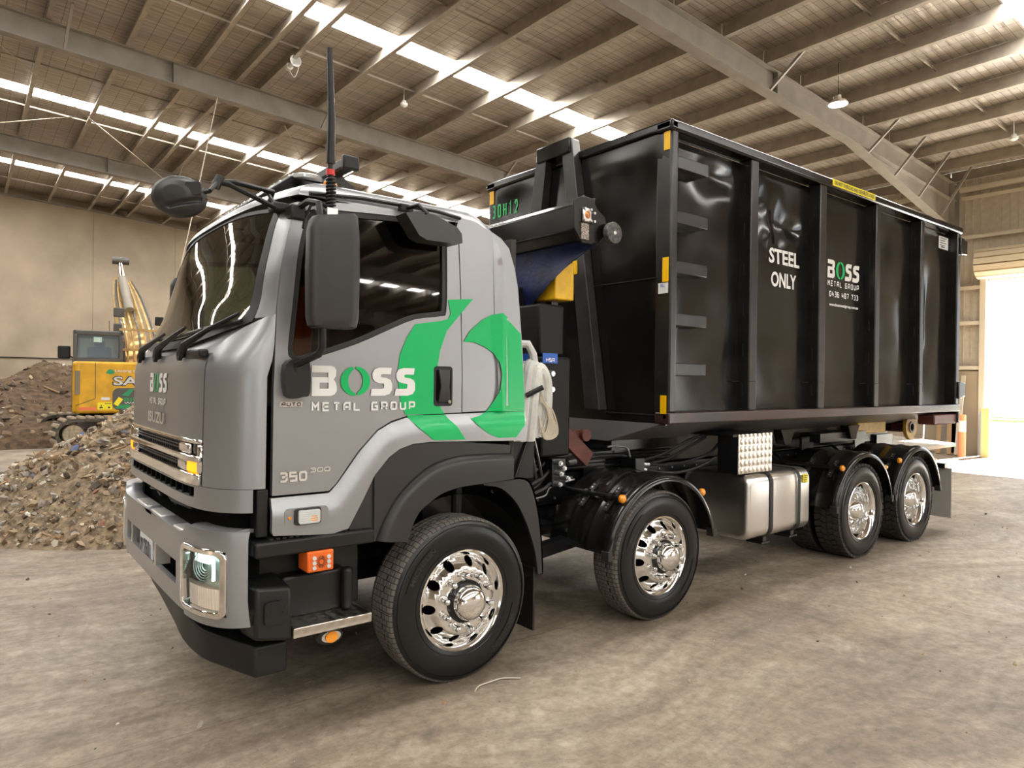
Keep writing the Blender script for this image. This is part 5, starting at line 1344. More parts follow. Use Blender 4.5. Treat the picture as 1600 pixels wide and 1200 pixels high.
    # hydraulic hoses into the locker, pipes and fittings along the frame
    def hose(pts, r=.014, mt='hose', name='hydraulic_hose', fit=True):
        p = smooth_poly(pts, 6, False); m = MB()
        m.tube(p, r, 8); o = m.build(name, M[mt], P)
        if fit:
            m = MB(); a, b = Vector(p[0]), Vector(p[1]); d = (b-a).normalized(); m.cyl(a-d*.05, a+d*.03, r*1.45, 10); m.build('hose_fitting', M['steel'], o)
    hose([(2.30, -.62, 1.16), (2.55, -.68, 1.22), (2.8, -.78, 1.34), (2.98, -.85, 1.39)])
    hose([(2.30, -.60, 1.12), (2.6, -.66, 1.16), (2.85, -.75, 1.28), (3.0, -.8, 1.36)])
    hose([(2.36, -.64, 1.13), (2.65, -.72, 1.12), (2.95, -.85, 1.20), (3.06, -.9, 1.30)])
    hose([(2.30, -.66, 1.09), (2.6, -.75, 1.05), (2.85, -.85, 1.10), (3.06, -.95, 1.22)])
    hose([(1.55, -.55, 1.19), (1.8, -.56, 1.22), (2.05, -.56, 1.22), (2.2, -.55, 1.20)])
    hose([(2.25, -.55, 1.15), (2.2, -.56, 1.27), (2.05, -.56, 1.30), (1.95, -.56, 1.30)], .01, 'steel', 'steel_pipe', False)
    hose([(.60, -.62, 1.16), (.8, -.70, 1.12), (1.0, -.72, 1.18), (1.12, -.7, 1.24)])
    hose([(.58, -.66, 1.12), (.8, -.76, 1.06), (1.0, -.78, 1.12), (1.12, -.75, 1.18)])
    hose([(.58, -.70, 1.06), (.8, -.80, 1.01), (1.0, -.80, 1.04), (1.10, -.78, 1.08)])
    hose([(.62, -.60, 1.08), (.85, -.70, 1.03), (1.0, -.72, 1.05), (1.14, -.7, 1.15)])
    hose([(1.05, -.55, .92), (1.2, -.6, .95), (1.25, -.62, 1.02), (1.5, -.62, 1.06)], .008, 'steel', 'steel_pipe', False)
    for k in range(4): hose([(1.2, -.47, 1.13+.03*k), (2.2, -.47, 1.13+.03*k), (2.9, -.47, 1.14+.03*k)], .009, 'black', 'steel_pipe', False)
    m = MB(); m.box(1.10, 1.24, -.80, -.64, 1.05, 1.27); vb = m.build('valve_block', M['black'], P, bevel=.01)
    for (x, z) in ((1.12, 1.24), (1.16, 1.20), (1.13, 1.16), (1.12, 1.08), (1.2, 1.12)):
        m = MB(); m.cyl((x, -.80, z), (x, -.87, z), .019, 8); m.cyl((x, -.87, z), (x, -.885, z), .013, 8); m.build('fitting', M['steel'], vb)
    m = MB(); m.box(2.18, 2.30, -.68, -.5, 1.03, 1.2); m.build('manifold', M['black'], P, bevel=.01)
    # black air-cleaner, cab-tilt gear and pipes right behind the cab
    m = MB(); m.box(.50, .80, -.95, -.35, 1.15, 1.52); m.cyl((.65, -.62, 1.5), (.65, -.62, 2.35), .09, 14); m.build('air_intake', M['trim'], P, bevel=.02)
    for a, b in (((.55, -.98, 1.1), (.75, -.95, 1.5)), ((.85, -.9, 1.15), (.72, -.95, 1.55)), ((.95, -.85, 1.15), (.80, -.9, 1.52))):
        m = MB(); m.tube([a, b], .014, 8); m.build('support_rod', M['black'], P)
    # rails, rollers and lock gear of the hook-lift at the tail
    m = MB(); m.box(5.2, 6.3, -.75, -.62, 1.20, 1.30); m.build('body_lock_rail', M['black'], P)
    m = MB(); m.box(6.20, 6.95, -.70, -.55, 1.255, 1.40); m.box(6.55, 6.68, -.69, -.58, 1.40, 1.47); m.build('body_lock', M['ochre'], P, 'ochre bin-locking ram near the tail', bevel=.01)
    m = MB(); m.box(6.95, 7.0, -.68, -.57, 1.28, 1.38); m.build('lock_jaw', M['gap'], P)
    m = MB(); m.cyl((7.50, -.80, 1.31), (7.50, -.40, 1.31), .075, 18); rl = m.build('roller_spindle', M['oxide'], P)
    m = MB(); m.lathe([(0, -.80), (.05, -.80), (.05, -.79), (.165, -.79), (.172, -.775), (.172, -.755), (.16, -.745), (0, -.745)], (7.50, 0, 1.31), 28); m.build('roller_flange', M['ochre'], rl, 'ochre bin roller flange')
    m = MB(); m.cyl((7.5, -.805, 1.31), (7.5, -.798, 1.31), .018, 10); m.build('roller_pin', M['gap'], rl)
    for x in (4.3, 5.75):
        m = MB(); m.prism([(x, 1.38), (x+.28, 1.38), (x+.22, 1.30), (x+.20, 1.22), (x+.08, 1.22)], lambda a, b: (a, -.80, b), lambda a, b: (a, -.70, b)); m.build('guide_lug', M['gloss_black'], P)
    m = MB(); m.box(7.15, 7.62, -.5, .5, .8, 1.2); m.build('tail_cross_member', M['black'], P)
chassis()

# ------------------------------------------------------------------ hook-lift gear and tarp housing behind the cab
def hooklift():
    P = truck
    m = MB(); m.box(1.02, 1.40, -.42, -.02, 1.25, 2.62); mast = m.build('hook_mast', M['satin_black'], P, 'black hook-lift mast behind the cab', bevel=.015)
    m = MB(); m.box(1.0, 1.30, -.78, -.45, 1.28, 2.05); m.build('oil_tank', M['satin_black'], P, bevel=.02)
    m = MB(); m.box(1.02, 1.28, -.72, -.42, 2.06, 2.46); m.build('mast_cover', M['satin_black'], P, bevel=.02)
    m = MB(); m.prism([(1.16, 2.50), (1.36, 2.50), (1.36, 2.80), (1.22, 2.80), (1.16, 2.68)], lambda x, z: (x, -.74, z), lambda x, z: (x, -.50, z)); m.build('hook_block', M['yellow'], P, 'yellow hook block on the mast', bevel=.01)
    m = MB(); m.box(.992, .999, -.70, -.55, 2.0, 2.075); lb = m.build('blue_label', M['label_blue'], P)
    m = MB(); m.box(1.0, 1.15, -.788, -.782, 2.0, 2.075); lb2 = m.build('blue_label', M['label_blue'], P)
    m = MB(); put_strokes(m, 'HSR', 1.03, 1.12, 2.01, 2.04, lambda u, v, o=0: (u, -.79, v), .25, .22); m.build('label_letters', M['white_vinyl'], lb2)
    for z in (1.92, 1.80):
        m = MB(); m.lathe([(0, -.82), (.02, -.82), (.025, -.80), (.025, -.782)], (1.08, 0, z), 10); m.build('tap', M['steel'], P)
    # red-oxide diagonal braces of the lifting frame
    m = MB(); m.beam((.98, -.70, 1.70), (1.62, -.66, 1.22), .04, .13); m.build('oxide_brace', M['oxide'], P, 'red-oxide diagonal brace')
    m = MB(); m.beam((.95, -.62, 1.36), (1.62, -.60, 1.42), .04, .10); m.cyl((1.60, -.66, 1.42), (1.60, -.58, 1.42), .05, 16); m.build('oxide_brace', M['oxide'], P, 'red-oxide level brace')
    # tarp housing: folded trough across the truck, end plate, reel
    m = MB(); pf = [(.98, 3.13), (1.06, 3.18), (1.20, 3.17), (1.25, 3.10), (1.25, 2.97), (1.17, 2.89), (1.05, 2.88), (.98, 2.95)]
    m.prism(pf, lambda x, z: (x, -1.13, z), lambda x, z: (x, 1.13, z)); th = m.build('tarp_housing', M['gloss_black'], P, 'black tarp housing across the back of the cab', bevel=.01)
    for y in (-1.145, 1.145):
        m = MB(); pe = [(.96, 3.16), (1.05, 3.20), (1.14, 3.19), (1.17, 3.20), (1.16, 3.14), (1.27, 3.08), (1.30, 2.98), (1.20, 2.86), (1.04, 2.86), (.96, 2.96)]
        m.prism(pe, lambda x, z: (x, y-.012, z), lambda x, z: (x, y+.012, z)); m.build('tarp_end_plate', M['gloss_black'], th, bevel=.003)
    m = MB(); m.box(1.03, 1.11, -1.18, -1.155, 3.01, 3.11); ml = m.build('work_lamp', M['alloy'], th, bevel=.008)
    m = MB(); m.lathe([(0, -1.187), (.02, -1.185), (.028, -1.18)], (1.07, 0, 3.06), 14); m.build('work_lamp_lens', mat('copper_lens', (.5, .2, .06), .3, .6), ml)
    m = MB()
    for x, z in ((1.135, 3.08), (1.135, 3.02), (1.04, 3.02), (1.10, 3.02), (1.04, 3.10), (1.10, 3.10)): m.cyl((x, -1.16, z), (x, -1.19, z), .010, 8)
    m.build('lamp_bolts', M['steel'], ml)
    m = MB(); m.box(1.025, 1.095, -1.168, -1.158, 2.885, 3.0); m.build('grip_tape', mat('speckled_tape', (.45, .38, .33), .7, noise=.9, nscale=90), th)
    m = MB(); m.lathe([(0, -1.23), (.075, -1.23), (.082, -1.22), (.082, -1.19), (.03, -1.185), (.03, -1.15)], (1.30, 0, 2.955), 28); rd = m.build('reel_disc', mat('scuffed_disc', (.10, .095, .09), .5, .4, noise=.6, nscale=40), th)
    m = MB(); m.lathe([(0, -1.238), (.012, -1.236), (.014, -1.229)], (1.30, 0, 2.955), 10); m.build('disc_bolt', M['white_vinyl'], rd)
    for y in (-.55, .85):
        m = MB(); m.beam((1.30, y, 3.0), (1.28, y, 1.2), .07, .07); m.build('housing_post', M['black'], P)
    # blue tarpaulin hanging as a slack sail below the housing
    m = MB()
    A, B, C_ = Vector((1.10, -1.16, 2.885)), Vector((1.06, .9, 2.88)), Vector((1.02, -.28, 2.40)); D = Vector((1.04, .9, 2.3))
    def tarp(u, v, o=0):
        top = A+(B-A)*u; bot = lerp([(0, 2.86), (.12, 2.72), (.3, 2.48), (.42, 2.40), (.6, 2.36), (1, 2.34)], u)
        z = top.z+(bot-top.z)*v
        return (top.x+.05*sin(u*9+v*3)*v-o+.06*v, top.y+.02*sin(v*7), z)
    m.slab(tarp, frange(0, 1, 33), frange(0, 1, 12), .004); m.build('tarpaulin', M['blue_tarp'], P, 'blue tarpaulin hanging below the housing')
cab = None
hooklift()
# rope and white hose bundle hung on the back corner of the cab
def hose_bundle():
    b = empty('hose_bundle', (.72, -1.05, 1.5), 0, 'white lay-flat hose bundle with cord hung behind the cab', 'hose')
    m = MB()
    for k, (dx, dy, zt) in enumerate(((0, 0, 1.98), (.055, -.02, 1.95), (-.04, .04, 1.96))):
        m.tube(smooth_poly([(.62+dx, -1.0+dy, 1.45), (.615+dx, -1.03+dy, 1.62), (.64+dx, -1.04+dy, zt-.08), (.68+dx, -1.04+dy, zt), (.74+dx, -1.04+dy, zt-.09), (.75+dx, -1.03+dy, 1.65), (.73+dx, -1.0+dy, 1.47)], 5, False), [.05]*6+[.045]*24+[.05], 10)
    m.build('hose_loop', M['white_hose'], b)
    m = MB(); m.tube([(.70, -1.05, 1.95), (.68, -1.05, 2.05), (.66, -1.02, 2.12), (.55, -.98, 2.12)], .03, 8); m.build('hose_end', M['white_hose'], b)
    m = MB(); rnd = random.Random(5)
    for k in range(9):
        a = .05*k; m.tube(smooth_poly([(.72, -1.09, 1.80-.01*k), (.77+.006*k*rnd.random(), -1.11, 1.66), (.79+.011*k, -1.10, 1.57-.010*k), (.77, -1.08, 1.50-.005*k), (.72, -1.08, 1.62)], 5, False), .006, 5)
    m.tube(smooth_poly([(.69, -1.07, 2.0), (.78, -1.08, 1.9), (.80, -1.09, 1.7), (.74, -1.09, 1.5)], 5, False), .006, 5)
    m.build('cord', M['rope'], b)
    m = MB(); m.tube([(.60, -1.08, 1.76), (.70, -1.14, 1.82)], .018, 8); m.build('hanger_peg', M['trim'], b)
hose_bundle()
# ------------------------------------------------------------------ the hook-lift bin
M['leg_grey'] = mat('worn_black_leg', (.035, .034, .033), .38, noise=.4, nscale=6)
def make_bin():
    X0, X1, YH, ZB, ZT = 1.95, 7.87, 1.22, 1.53, 3.95
    B = empty('hook_lift_bin', (X0, 0, 1.26), 0, 'tall black ribbed steel hook-lift bin marked STEEL ONLY, riding on the truck', 'skip bin')
    blk = M['gloss_black']
    YP = 1.10
    RIB = [(3.05, 3.17), (4.25, 4.38), (5.46, 5.57), (6.63, 6.73)]
    bays = [(2.03, 3.05), (3.17, 4.25), (4.38, 5.46), (5.57, 6.63), (6.73, 7.76)]
    rnd = random.Random(11)
    def dent(x, z):
        d = 0
        for (cx, cz, rx, rz, a) in ((2.72, 3.66, .26, .16, -.04), (2.85, 3.50, .2, .10, .018), (3.36, 3.52, .17, .24, -.05), (3.66, 3.42, .13, .22, -.055), (3.95, 3.38, .22, .10, -.045), (3.52, 3.3, .10, .15, .03),
                                    (4.9, 2.5, .5, .9, -.02), (5.95, 3.45, .12, .2, -.02), (6.1, 2.6, .4, 1.0, .018), (7.2, 2.7, .2, .55, -.05), (7.05, 2.1, .16, .3, -.03), (3.0, 2.0, .45, .5, -.02), (2.3, 2.6, .4, .6, .012), (3.6, 2.0, .4, .3, .012)):
            r = ((x-cx)/rx)**2+((z-cz)/rz)**2
            if r < 4: d += a*math.exp(-r*1.3)
        return d+.006*sin(x*5.1+z*1.7)*sin(z*2.3+x)
    for sy in (-1, 1):
        m = MB()
        for (a, b) in bays:
            def pan(x, z, o=0):
                e = min(1, min(x-a, b-x)/.10, (z-1.62)/.12, (3.83-z)/.12); e = max(0, e)
                return (x, sy*(YP+dent(x, z)*e+o), z)
            m.slab(pan, frange(a, b, 25), frange(1.60, 3.85, 51), .02)
        w = m.build('side_wall', blk, B, angle=60)
        m = MB(); m.box(X0+.05, X1, sy*.98, sy*YP, 1.5, 3.9); m.build('wall_backing', M['black'], w) if False else None
        for (a, b) in RIB:
            m = MB(); m.box(a, b, sy*(YP-.02), sy*YH, 1.62, 3.86); r = m.build('side_rib', M['rib_black'], B, bevel=.012)
            m = MB(); z = 1.75
            while z < 3.8:
                m.tube([(a-.003, sy*(YP+.055), z), (a-.003, sy*(YP+.052), z+.11)], .0035, 5); z += .36
            m.build('weld_bead', M['trim_grey'], r, kind='stuff')
            m = MB(); m.tube([(a-.09, sy*(YP+.008), 1.88), (a, sy*(YP+.012), 1.882)], .006, 5); m.tube([(b, sy*(YP+.008), 1.88), (b+.07, sy*(YP+.008), 1.878)], .006, 5); m.tube([(a, sy*YH, 1.881), (b, sy*YH, 1.88)], .004, 5); m.build('cross_weld', M['trim_grey'], r)
        for (a, b, nm) in ((X0, X0+.085, 'front_post'), (7.76, X1, 'rear_post')):
            m = MB(); m.box(a, b, sy*(YP-.04), sy*YH, 1.62, 3.88); m.build(nm, M['rib_black'], B, bevel=.015)
        m = MB(); m.box(X0-.01, X1+.02, sy*(YP-.02), sy*(YH+.012), ZB, 1.625); m.build('bottom_rail', mat('worn_black_over_oxide', (.016, .014, .013), .3, coat=.2, noise=1, col2=(.055, .022, .018), nscale=2.2) if sy < 0 else bpy.data.materials['worn_black_over_oxide'], B, bevel=.012)
        m = MB(); m.box(X0-.03, X1+.02, sy*(YP-.03), sy*(YH+.02), 3.86, ZT); m.build('top_rail', blk, B, bevel=.022)
        # ladder rungs welded in the first bay
        for z in (3.63, 3.19, 2.79, 2.37, 1.97):
            m = MB(); m.box(1.985, 2.43, sy*(YP-.02), sy*(YP+.115), z-.05, z+.05); m.build('ladder_rung', M['rib_black'], B, bevel=.006)
        # tail door hinges and corner castings
        for z in (3.70, 1.81):
            m = MB(); m.box(7.80, 7.92, sy*1.12, sy*1.245, z-.11, z+.11); m.box(7.93, 8.10, sy*1.08, sy*1.22, z-.09, z+.10); m.build('door_hinge', blk, B, bevel=.012)
        m = MB(); m.box(7.15, 7.86, sy*1.0, sy*1.20, 1.37, 1.50); m.build('tail_skid', M['oxide'], B, bevel=.015)
        m = MB(); m.box(7.85, 7.92, sy*.8, sy*1.22, 1.38, 1.72); m.build('tail_corner', blk, B, bevel=.02)
        # runners the bin rests on
        m = MB(); m.box(2.0, 7.7, sy*.46, sy*.56, 1.262, 1.36); m.build('runner', blk, B)
    # front wall, pressed slightly
    m = MB()
    def fw(y, z, o=0):
        d = 0
        for (cy, cz, ry, rz, a) in ((-.72, 3.2, .42, .34, -.018), (-.6, 3.75, .35, .12, .012), (.75, 3.6, .3, .3, -.015), (-.7, 2.2, .4, .6, -.008)):
            r = ((y-cy)/ry)**2+((z-cz)/rz)**2; d += a*math.exp(-r*1.2)
        e = max(0, min(1, (1.17-abs(y))/.12, (3.84-z)/.12, (z-1.55)/.12))
        return (X0-d*e-o, y, z)
    m.slab(fw, frange(-1.19, 1.19, 41), frange(1.52, 3.88, 41), .02); f = m.build('front_wall', blk, B, angle=60)
    m = MB(); m.box(X0-.03, X0+.06, -1.24, 1.24, 3.87, ZT); m.build('front_top_rail', blk, B, bevel=.02)
    m = MB(); m.tube([fw(y, 2.71+.0*y, .004) for y in frange(-1.1, -.25, 18)], .004, 5); m.tube([fw(y, 1.60, .004) for y in frange(-1.1, -.5, 12)], .005, 5); m.build('seam_weld', M['trim_grey'], f)
    m = MB(); m.box(X1-.03, X1+.04, -1.18, 1.18, 1.55, 3.9); m.build('tail_door', blk, B, bevel=.01)
    # belly: bevelled floor pan
    m = MB(); pg = [(-1.17, 1.535), (-.56, 1.35), (.56, 1.35), (1.17, 1.535)]
    m.prism(pg, lambda y, z: (X0, y, z), lambda y, z: (X1-.05, y, z)); m.build('floor_pan', mat('satin_grey_pan', (.30, .30, .31), .34, .5), B, bevel=.004)
    # A-frame with the lifting bar
    m = MB(); m.box(X0-.12, X0-.02, -.15, .31, 3.93, 4.07); a = m.build('lifting_frame', blk, B, bevel=.012)
    for (yt, yb) in ((-.085, -.46), (.245, .62)):
        m = MB(); w = .09
        m.add([(X0-.10, yt-w*.8, 4.06), (X0-.10, yt+w*.8, 4.06), (X0+.0, yt+w*.8, 4.06), (X0+.0, yt-w*.8, 4.06), (X0-.10, yb-w, 1.62), (X0-.10, yb+w, 1.62), (X0, yb+w, 1.62), (X0, yb-w, 1.62)],
              [(0, 1, 2, 3), (7, 6, 5, 4), (0, 4, 5, 1), (1, 5, 6, 2), (2, 6, 7, 3), (3, 7, 4, 0)]); m.build('frame_leg', M['leg_grey'], a, bevel=.008)
    m = MB(); m.cyl((X0-.06, -.14, 3.4), (X0-.06, .30, 3.4), .035, 12); m.build('hook_bar', M['steel'], a)
    # reflectors, stickers, stencilled number
    def plate(name, mt, y0, y1, z0, z1, label=None, o=.006):
        m = MB(); m.slab(lambda y, z, o_: fw(y, z, o+o_), frange(y0, y1, 3), frange(z0, z1, 4), .004); return m.build(name, M[mt], B, label)
    plate('reflector', 'yellow_ref', -1.205, -1.145, 3.715, 3.90, 'yellow reflector high on the near corner', .010); plate('reflector', 'yellow_ref', 1.125, 1.19, 3.72, 3.91, 'yellow reflector on the far corner', .010)
    plate('reflector', 'yellow_ref', -1.205, -1.145, 2.665, 2.86, 'yellow reflector half-way up the near corner', .010); plate('reflector', 'yellow_ref', -1.20, -1.14, 1.575, 1.76, 'yellow reflector at the foot of the near corner', .010)
    m = MB(); m.box(X0-.106, X0-.101, -.26, -.20, 2.82, 2.94); m.build('reflector', M['yellow_ref'], B)
    s = plate('sticker', 'label_white', -1.20, -1.10, 2.575, 2.66, 'white maker sticker')
    m = MB(); put_text(m, 'BL', -1.13, -1.17, 2.625, 2.65, lambda u, v, o: fw(u, v, .012)); m.build('sticker_print', M['label_blue'], s)
    m = MB(); put_strokes(m, '30H12', 1.14, .74, 3.585, 3.70, lambda u, v, o=0: fw(u, v, .008), .7, .16) if False else None
    m = MB(); sl = lambda u, v, o=0: fw(u, v-.05*(u-.94)*0, .008)
    put_strokes(m, '30H12', 1.15, .735, 3.565, 3.705, sl, .55, .15); m.build('stencilled_number', mat('green_stencil', (.05, .5, .15), .5), B, 'green stencilled number on the front wall')
    fs = lambda u, v, o=0: (u, -(YP+.004+dent(u, v)), v)
    m = MB(); put_text(m, 'STEEL', 3.52, 4.08, 3.01, 3.155, fs, .03); m.build('steel_lettering', M['white_vinyl'], B, 'upper white word on the second bay')
    m = MB(); put_text(m, 'ONLY', 3.565, 4.02, 2.79, 2.935, fs, .03); m.build('only_lettering', M['white_vinyl'], B, 'lower white word on the second bay')
    m = MB(); g = MB(); boss_letters(m, g, 4.64, 5.33, 2.985, 3.175, fs); m.build('bay_lettering', M['white_vinyl'], B, 'heavy white name on the third bay')
    m = MB(); put_strokes(m, 'METAL GROUP', 4.65, 5.33, 2.90, 2.96, fs, .42, .19); m.build('bay_tagline', M['white_vinyl'], B)
    m = MB(); put_strokes(m, '0436 487 733', 4.69, 5.32, 2.79, 2.85, fs, .3, .19); m.build('phone_number', M['white_vinyl'], B)
    m = MB(); put_text(m, 'www.bossmetalgroup.com.au', 4.70, 5.32, 2.685, 2.725, fs, .03); m.build('web_address', M['white_vinyl'], B)
    g.build('bay_emblem', M['green'], B, 'green ring emblem on the third bay')
    m = MB(); m.box(7.44, 7.74, -YP-.014, -YP-.006, 3.645, 3.805); nb = m.build('notice', M['label_white'], B)
    m = MB()
    for k in range(4): m.box(7.47, 7.66-.03*(k % 2), -YP-.016, -YP-.0145, 3.775-.03*k, 3.785-.03*k)
    m.box(7.50, 7.62, -YP-.016, -YP-.0145, 3.66, 3.675); m.build('notice_print', M['trim_grey'], nb)
    m = MB(); m.box(4.44, 5.36, -1.248, -1.241, 3.875, 3.94); st = m.build('warning_strip', M['label_yellow'], B)
    m = MB(); put_text(m, 'DO NOT OVERLOAD AND DISTRIBUTE LOADS', 4.47, 5.33, 3.887, 3.928, lambda u, v, o=0: (u, -1.2495, v), .02); m.build('warning_text', M['ink'], st)
    # inner lining keeps the skip closed from above
    m = MB(); m.box(X0+.03, X1-.04, -YP+.03, YP-.03, 1.54, 1.58); m.build('load_floor', M['black'], B)
make_bin()
# ------------------------------------------------------------------ excavator in the background
def excavator():
    ang = atan2(-.62, .785)+radians(30)
    E = empty('excavator', (-.36, 15.45, 0), ang, 'yellow tracked excavator seen from behind, parked beside the soil heap at the back wall', 'excavator')
    Y = mat('excavator_yellow', (.78, .42, .02), .4, noise=.2, nscale=3); YB = mat('boom_yellow', (.62, .42, .16), .55, noise=.3, nscale=4); G = mat('cab_grey', (.10, .095, .085), .45); TR = mat('dusty_track', (.10, .085, .065), .8, noise=.5, nscale=9); MUD = mat('mud_on_track', (.36, .29, .20), .9, noise=.3, nscale=20)
    L0 = (0, 0, 0)
    th = radians(13); d = Vector((cos(th), sin(th), 0)); p = Vector((-sin(th), cos(th), 0))
    for k, off in enumerate((0, 2.25)):
        c0 = Vector((.05, .0, .41))+p*off; R_ = .40; L_ = 3.3; n = 46; per = 2*L_+2*pi*R_
        def loc(s, r):
            s %= per
            if s < L_: return d*s+Vector((0, 0, r))
            s -= L_
            if s < pi*R_: a = pi/2-s/R_; return d*(L_+r*cos(a))+Vector((0, 0, r*sin(a)))
            s -= pi*R_
            if s < L_: return d*(L_-s)+Vector((0, 0, -r))
            s -= L_; a = -pi/2-s/R_; return d*(r*cos(a))+Vector((0, 0, r*sin(a)))
        m = MB()
        V = []; N = 90
        for i in range(N):
            s = per*i/N
            for w in (-.26, .26):
                for r in (R_-.09, R_-.02): V.append(c0+loc(s, r)+p*w)
        F = []
        for i in range(N):
            j = (i+1) % N
            F += [(4*i, 4*i+1, 4*j+1, 4*j), (4*i+1, 4*i+3, 4*j+3, 4*j+1), (4*i+3, 4*i+2, 4*j+2, 4*j+3), (4*i+2, 4*i, 4*j, 4*j+2)]
        m.add(V, F); t = m.build('track', TR, E, loc=L0)
        m = MB()
        for i in range(n):
            s = per*i/n; ds = per/n*.33
            m.add([c0+loc(s-ds, R_-.02)+p*-.28, c0+loc(s+ds, R_-.02)+p*-.28, c0+loc(s+ds, R_-.02)+p*.28, c0+loc(s-ds, R_-.02)+p*.28, c0+loc(s-ds*.7, R_+.045)+p*-.26, c0+loc(s+ds*.7, R_+.045)+p*-.26, c0+loc(s+ds*.7, R_+.045)+p*.26, c0+loc(s-ds*.7, R_+.045)+p*.26],
                  [(3, 2, 1, 0), (4, 5, 6, 7), (0, 1, 5, 4), (1, 2, 6, 5), (2, 3, 7, 6), (3, 0, 4, 7)])
        m.build('track_pads', MUD, t, loc=L0, bevel=.02)
        m = MB()
        for a in (0, L_): m.cyl(c0+d*a-p*.29, c0+d*a+p*.2, .23 if a == 0 else .27, 20)
        m.build('track_wheel', MUD, t, loc=L0, bevel=.02)
        m = MB(); m.beam(c0+d*.35, c0+d*(L_-.3), .4, .34); m.build('track_frame', G, t, loc=L0)
    m = MB(); m.cyl((1.5, 1.9, .55), (1.5, 1.9, .95), .7, 24); m.beam((.5, .9, .6), (2.4, 2.9, .6), 1.0, .3); m.build('undercarriage', G, E, loc=L0)
    # house with counterweight
    m = MB(); pl = [(.05, .95), (.05, .42), (.15, .30), (2.6, .30), (2.75, .42), (2.75, 2.9), (.05, 2.9)]
    m.prism(pl, lambda x, y: (x, y, .90), lambda x, y: (x, y, 2.22)); h = m.build('counterweight', Y, E, loc=L0, bevel=.06)
    m = MB(); m.box(.545, .558, .292, .30, 1.28, 2.2); m.beam((.12, .295, 1.10), (.55, .295, 1.28), .018, .012); m.build('panel_seam', G, h, loc=L0)
    m = MB(); m.box(.10, .22, .285, .36, 1.38, 1.98)
    m.build('air_grille', mat('dusty_grille', (.25, .2, .13), .8), h, loc=L0)
    m = MB(); m.box(.19, .58, .29, .299, .98, 1.06); m.build('reflector_stripe', mat('orange_reflector', (.9, .22, .08), .5), h, loc=L0)
    m = MB(); m.box(.60, .92, .29, .299, 1.0, 1.18); wl = m.build('warning_label', M['label_yellow'], h, loc=L0)
    m = MB(); m.box(.64, .72, .288, .2895, 1.03, 1.06); m.box(.67, .69, .288, .2895, 1.06, 1.12); m.box(.83, .88, .288, .2895, 1.03, 1.07); m.box(.76, .90, .288, .2895, 1.14, 1.155); m.build('label_print', M['ink'], wl, loc=L0)
    m = MB(); m.box(.68, .87, .29, .299, 1.24, 1.31); m.build('small_label', M['label_white'], h, loc=L0)
    fb = lambda u, v, o=0: (u, .288-o, v)
    m = MB(); put_text(m, 'SANY', .92, 2.22, 1.60, 1.86, lambda u, v, o=0: (u, .287, v), .06); m.build('maker_lettering', mat('dark_outline', (.06, .06, .06), .5), h, loc=L0)
    m = MB(); put_text(m, 'SANY', .95, 2.20, 1.62, 1.84, lambda u, v, o=0: (u, .284, v), .02); m.build('maker_lettering_face', mat('silver_letter', (.65, .64, .6), .4), h, loc=L0)
    # recycling emblem
    gm = mat('emblem_green', (.03, .32, .12), .5)
    m = MB(); m.panel(rrect(.93, 1.83, .98, 1.55, .15), fb, step=.3, t=.004); em = m.build('emblem_backing', G, h, loc=L0)
    m = MB(); fe = lambda u, v, o=0: (u-.27, .280, v)
    m.add([fe(*q) for q in [(1.40, 1.36), (1.58, 1.52), (1.68, 1.52), (1.56, 1.34), (1.24, 1.02), (1.60, 1.02), (1.60, 1.12), (1.36, 1.12)]], [(0, 1, 2, 3), (4, 5, 6, 7)]); m.build('emblem_arrow_green', gm, em, loc=L0)
    m = MB(); m.add([fe(*q) for q in [(1.68, 1.52), (1.80, 1.50), (1.92, 1.32), (1.78, 1.32), (1.22, 1.14), (1.34, 1.32), (1.44, 1.26), (1.32, 1.08), (1.64, 1.02), (1.98, 1.02), (1.92, 1.12), (1.64, 1.12)]], [(0, 1, 2, 3), (4, 5, 6, 7), (8, 9, 10, 11)]); m.build('emblem_arrow_yellow', M['label_yellow'], em, loc=L0)
    m = MB(); put_text(m, 'BIEN', 1.46, 1.95, 1.20, 1.30, fe, .02); m.build('emblem_word', gm, em, loc=L0)
    m = MB(); put_text(m, 'WASTE', 1.46, 1.95, 1.145, 1.185, fe, .01); m.build('emblem_word', M['label_white'], em, loc=L0)
    m = MB(); put_text(m, 'Leasing the way', .98, 1.8, 1.94, 2.03, fb, .0); m.build('slogan', M['label_white'], h, loc=L0)
    m = MB(); m.panel(smooth_poly([(.78, 1.93), (.84, 2.02), (.92, 2.02), (.97, 1.95), (.92, 1.90), (.84, 1.91)], 3), fb, step=.1, t=.003); m.build('slogan_emblem', gm, h, loc=L0)
    # cab
    m = MB(); x0, x1, y0, y1, z0, z1 = .05, 1.16, .55, 2.2, 2.2, 3.02
    for (a, b) in (((x0+.05, y0+.05), (x0+.05, y0+.05)), ((x1-.05, y0+.05), 0), ((x0+.05, y1-.05), 0), ((x1-.05, y1-.05), 0)): m.box(a[0]-.05, a[0]+.05, a[1]-.05, a[1]+.05, 1.0, z1)
    m.box(x0, x1, y0, y1, z1-.13, z1); m.box(x0, x1, y0, y0+.06, 2.2, 2.32); m.box(x0-.02, x0+.04, y0, y1, .95, 2.3); c = m.build('operator_cab', G, E, loc=L0, bevel=.03)
    m = MB(); m.box(x0+.1, x1-.1, y0+.02, y0+.03, 2.32, 2.90); m.box(x0+.01, x0+.02, y0+.1, y1-.1, 2.3, 2.9); m.build('cab_window', M['excv_glass'], c, loc=L0)
    m = MB(); m.box(.35, .9, 1.1, 1.3, 2.1, 2.62); m.box(.5, .75, 1.15, 1.28, 2.62, 2.78); m.build('operator_seat', M['trim'], c, loc=L0, bevel=.05)
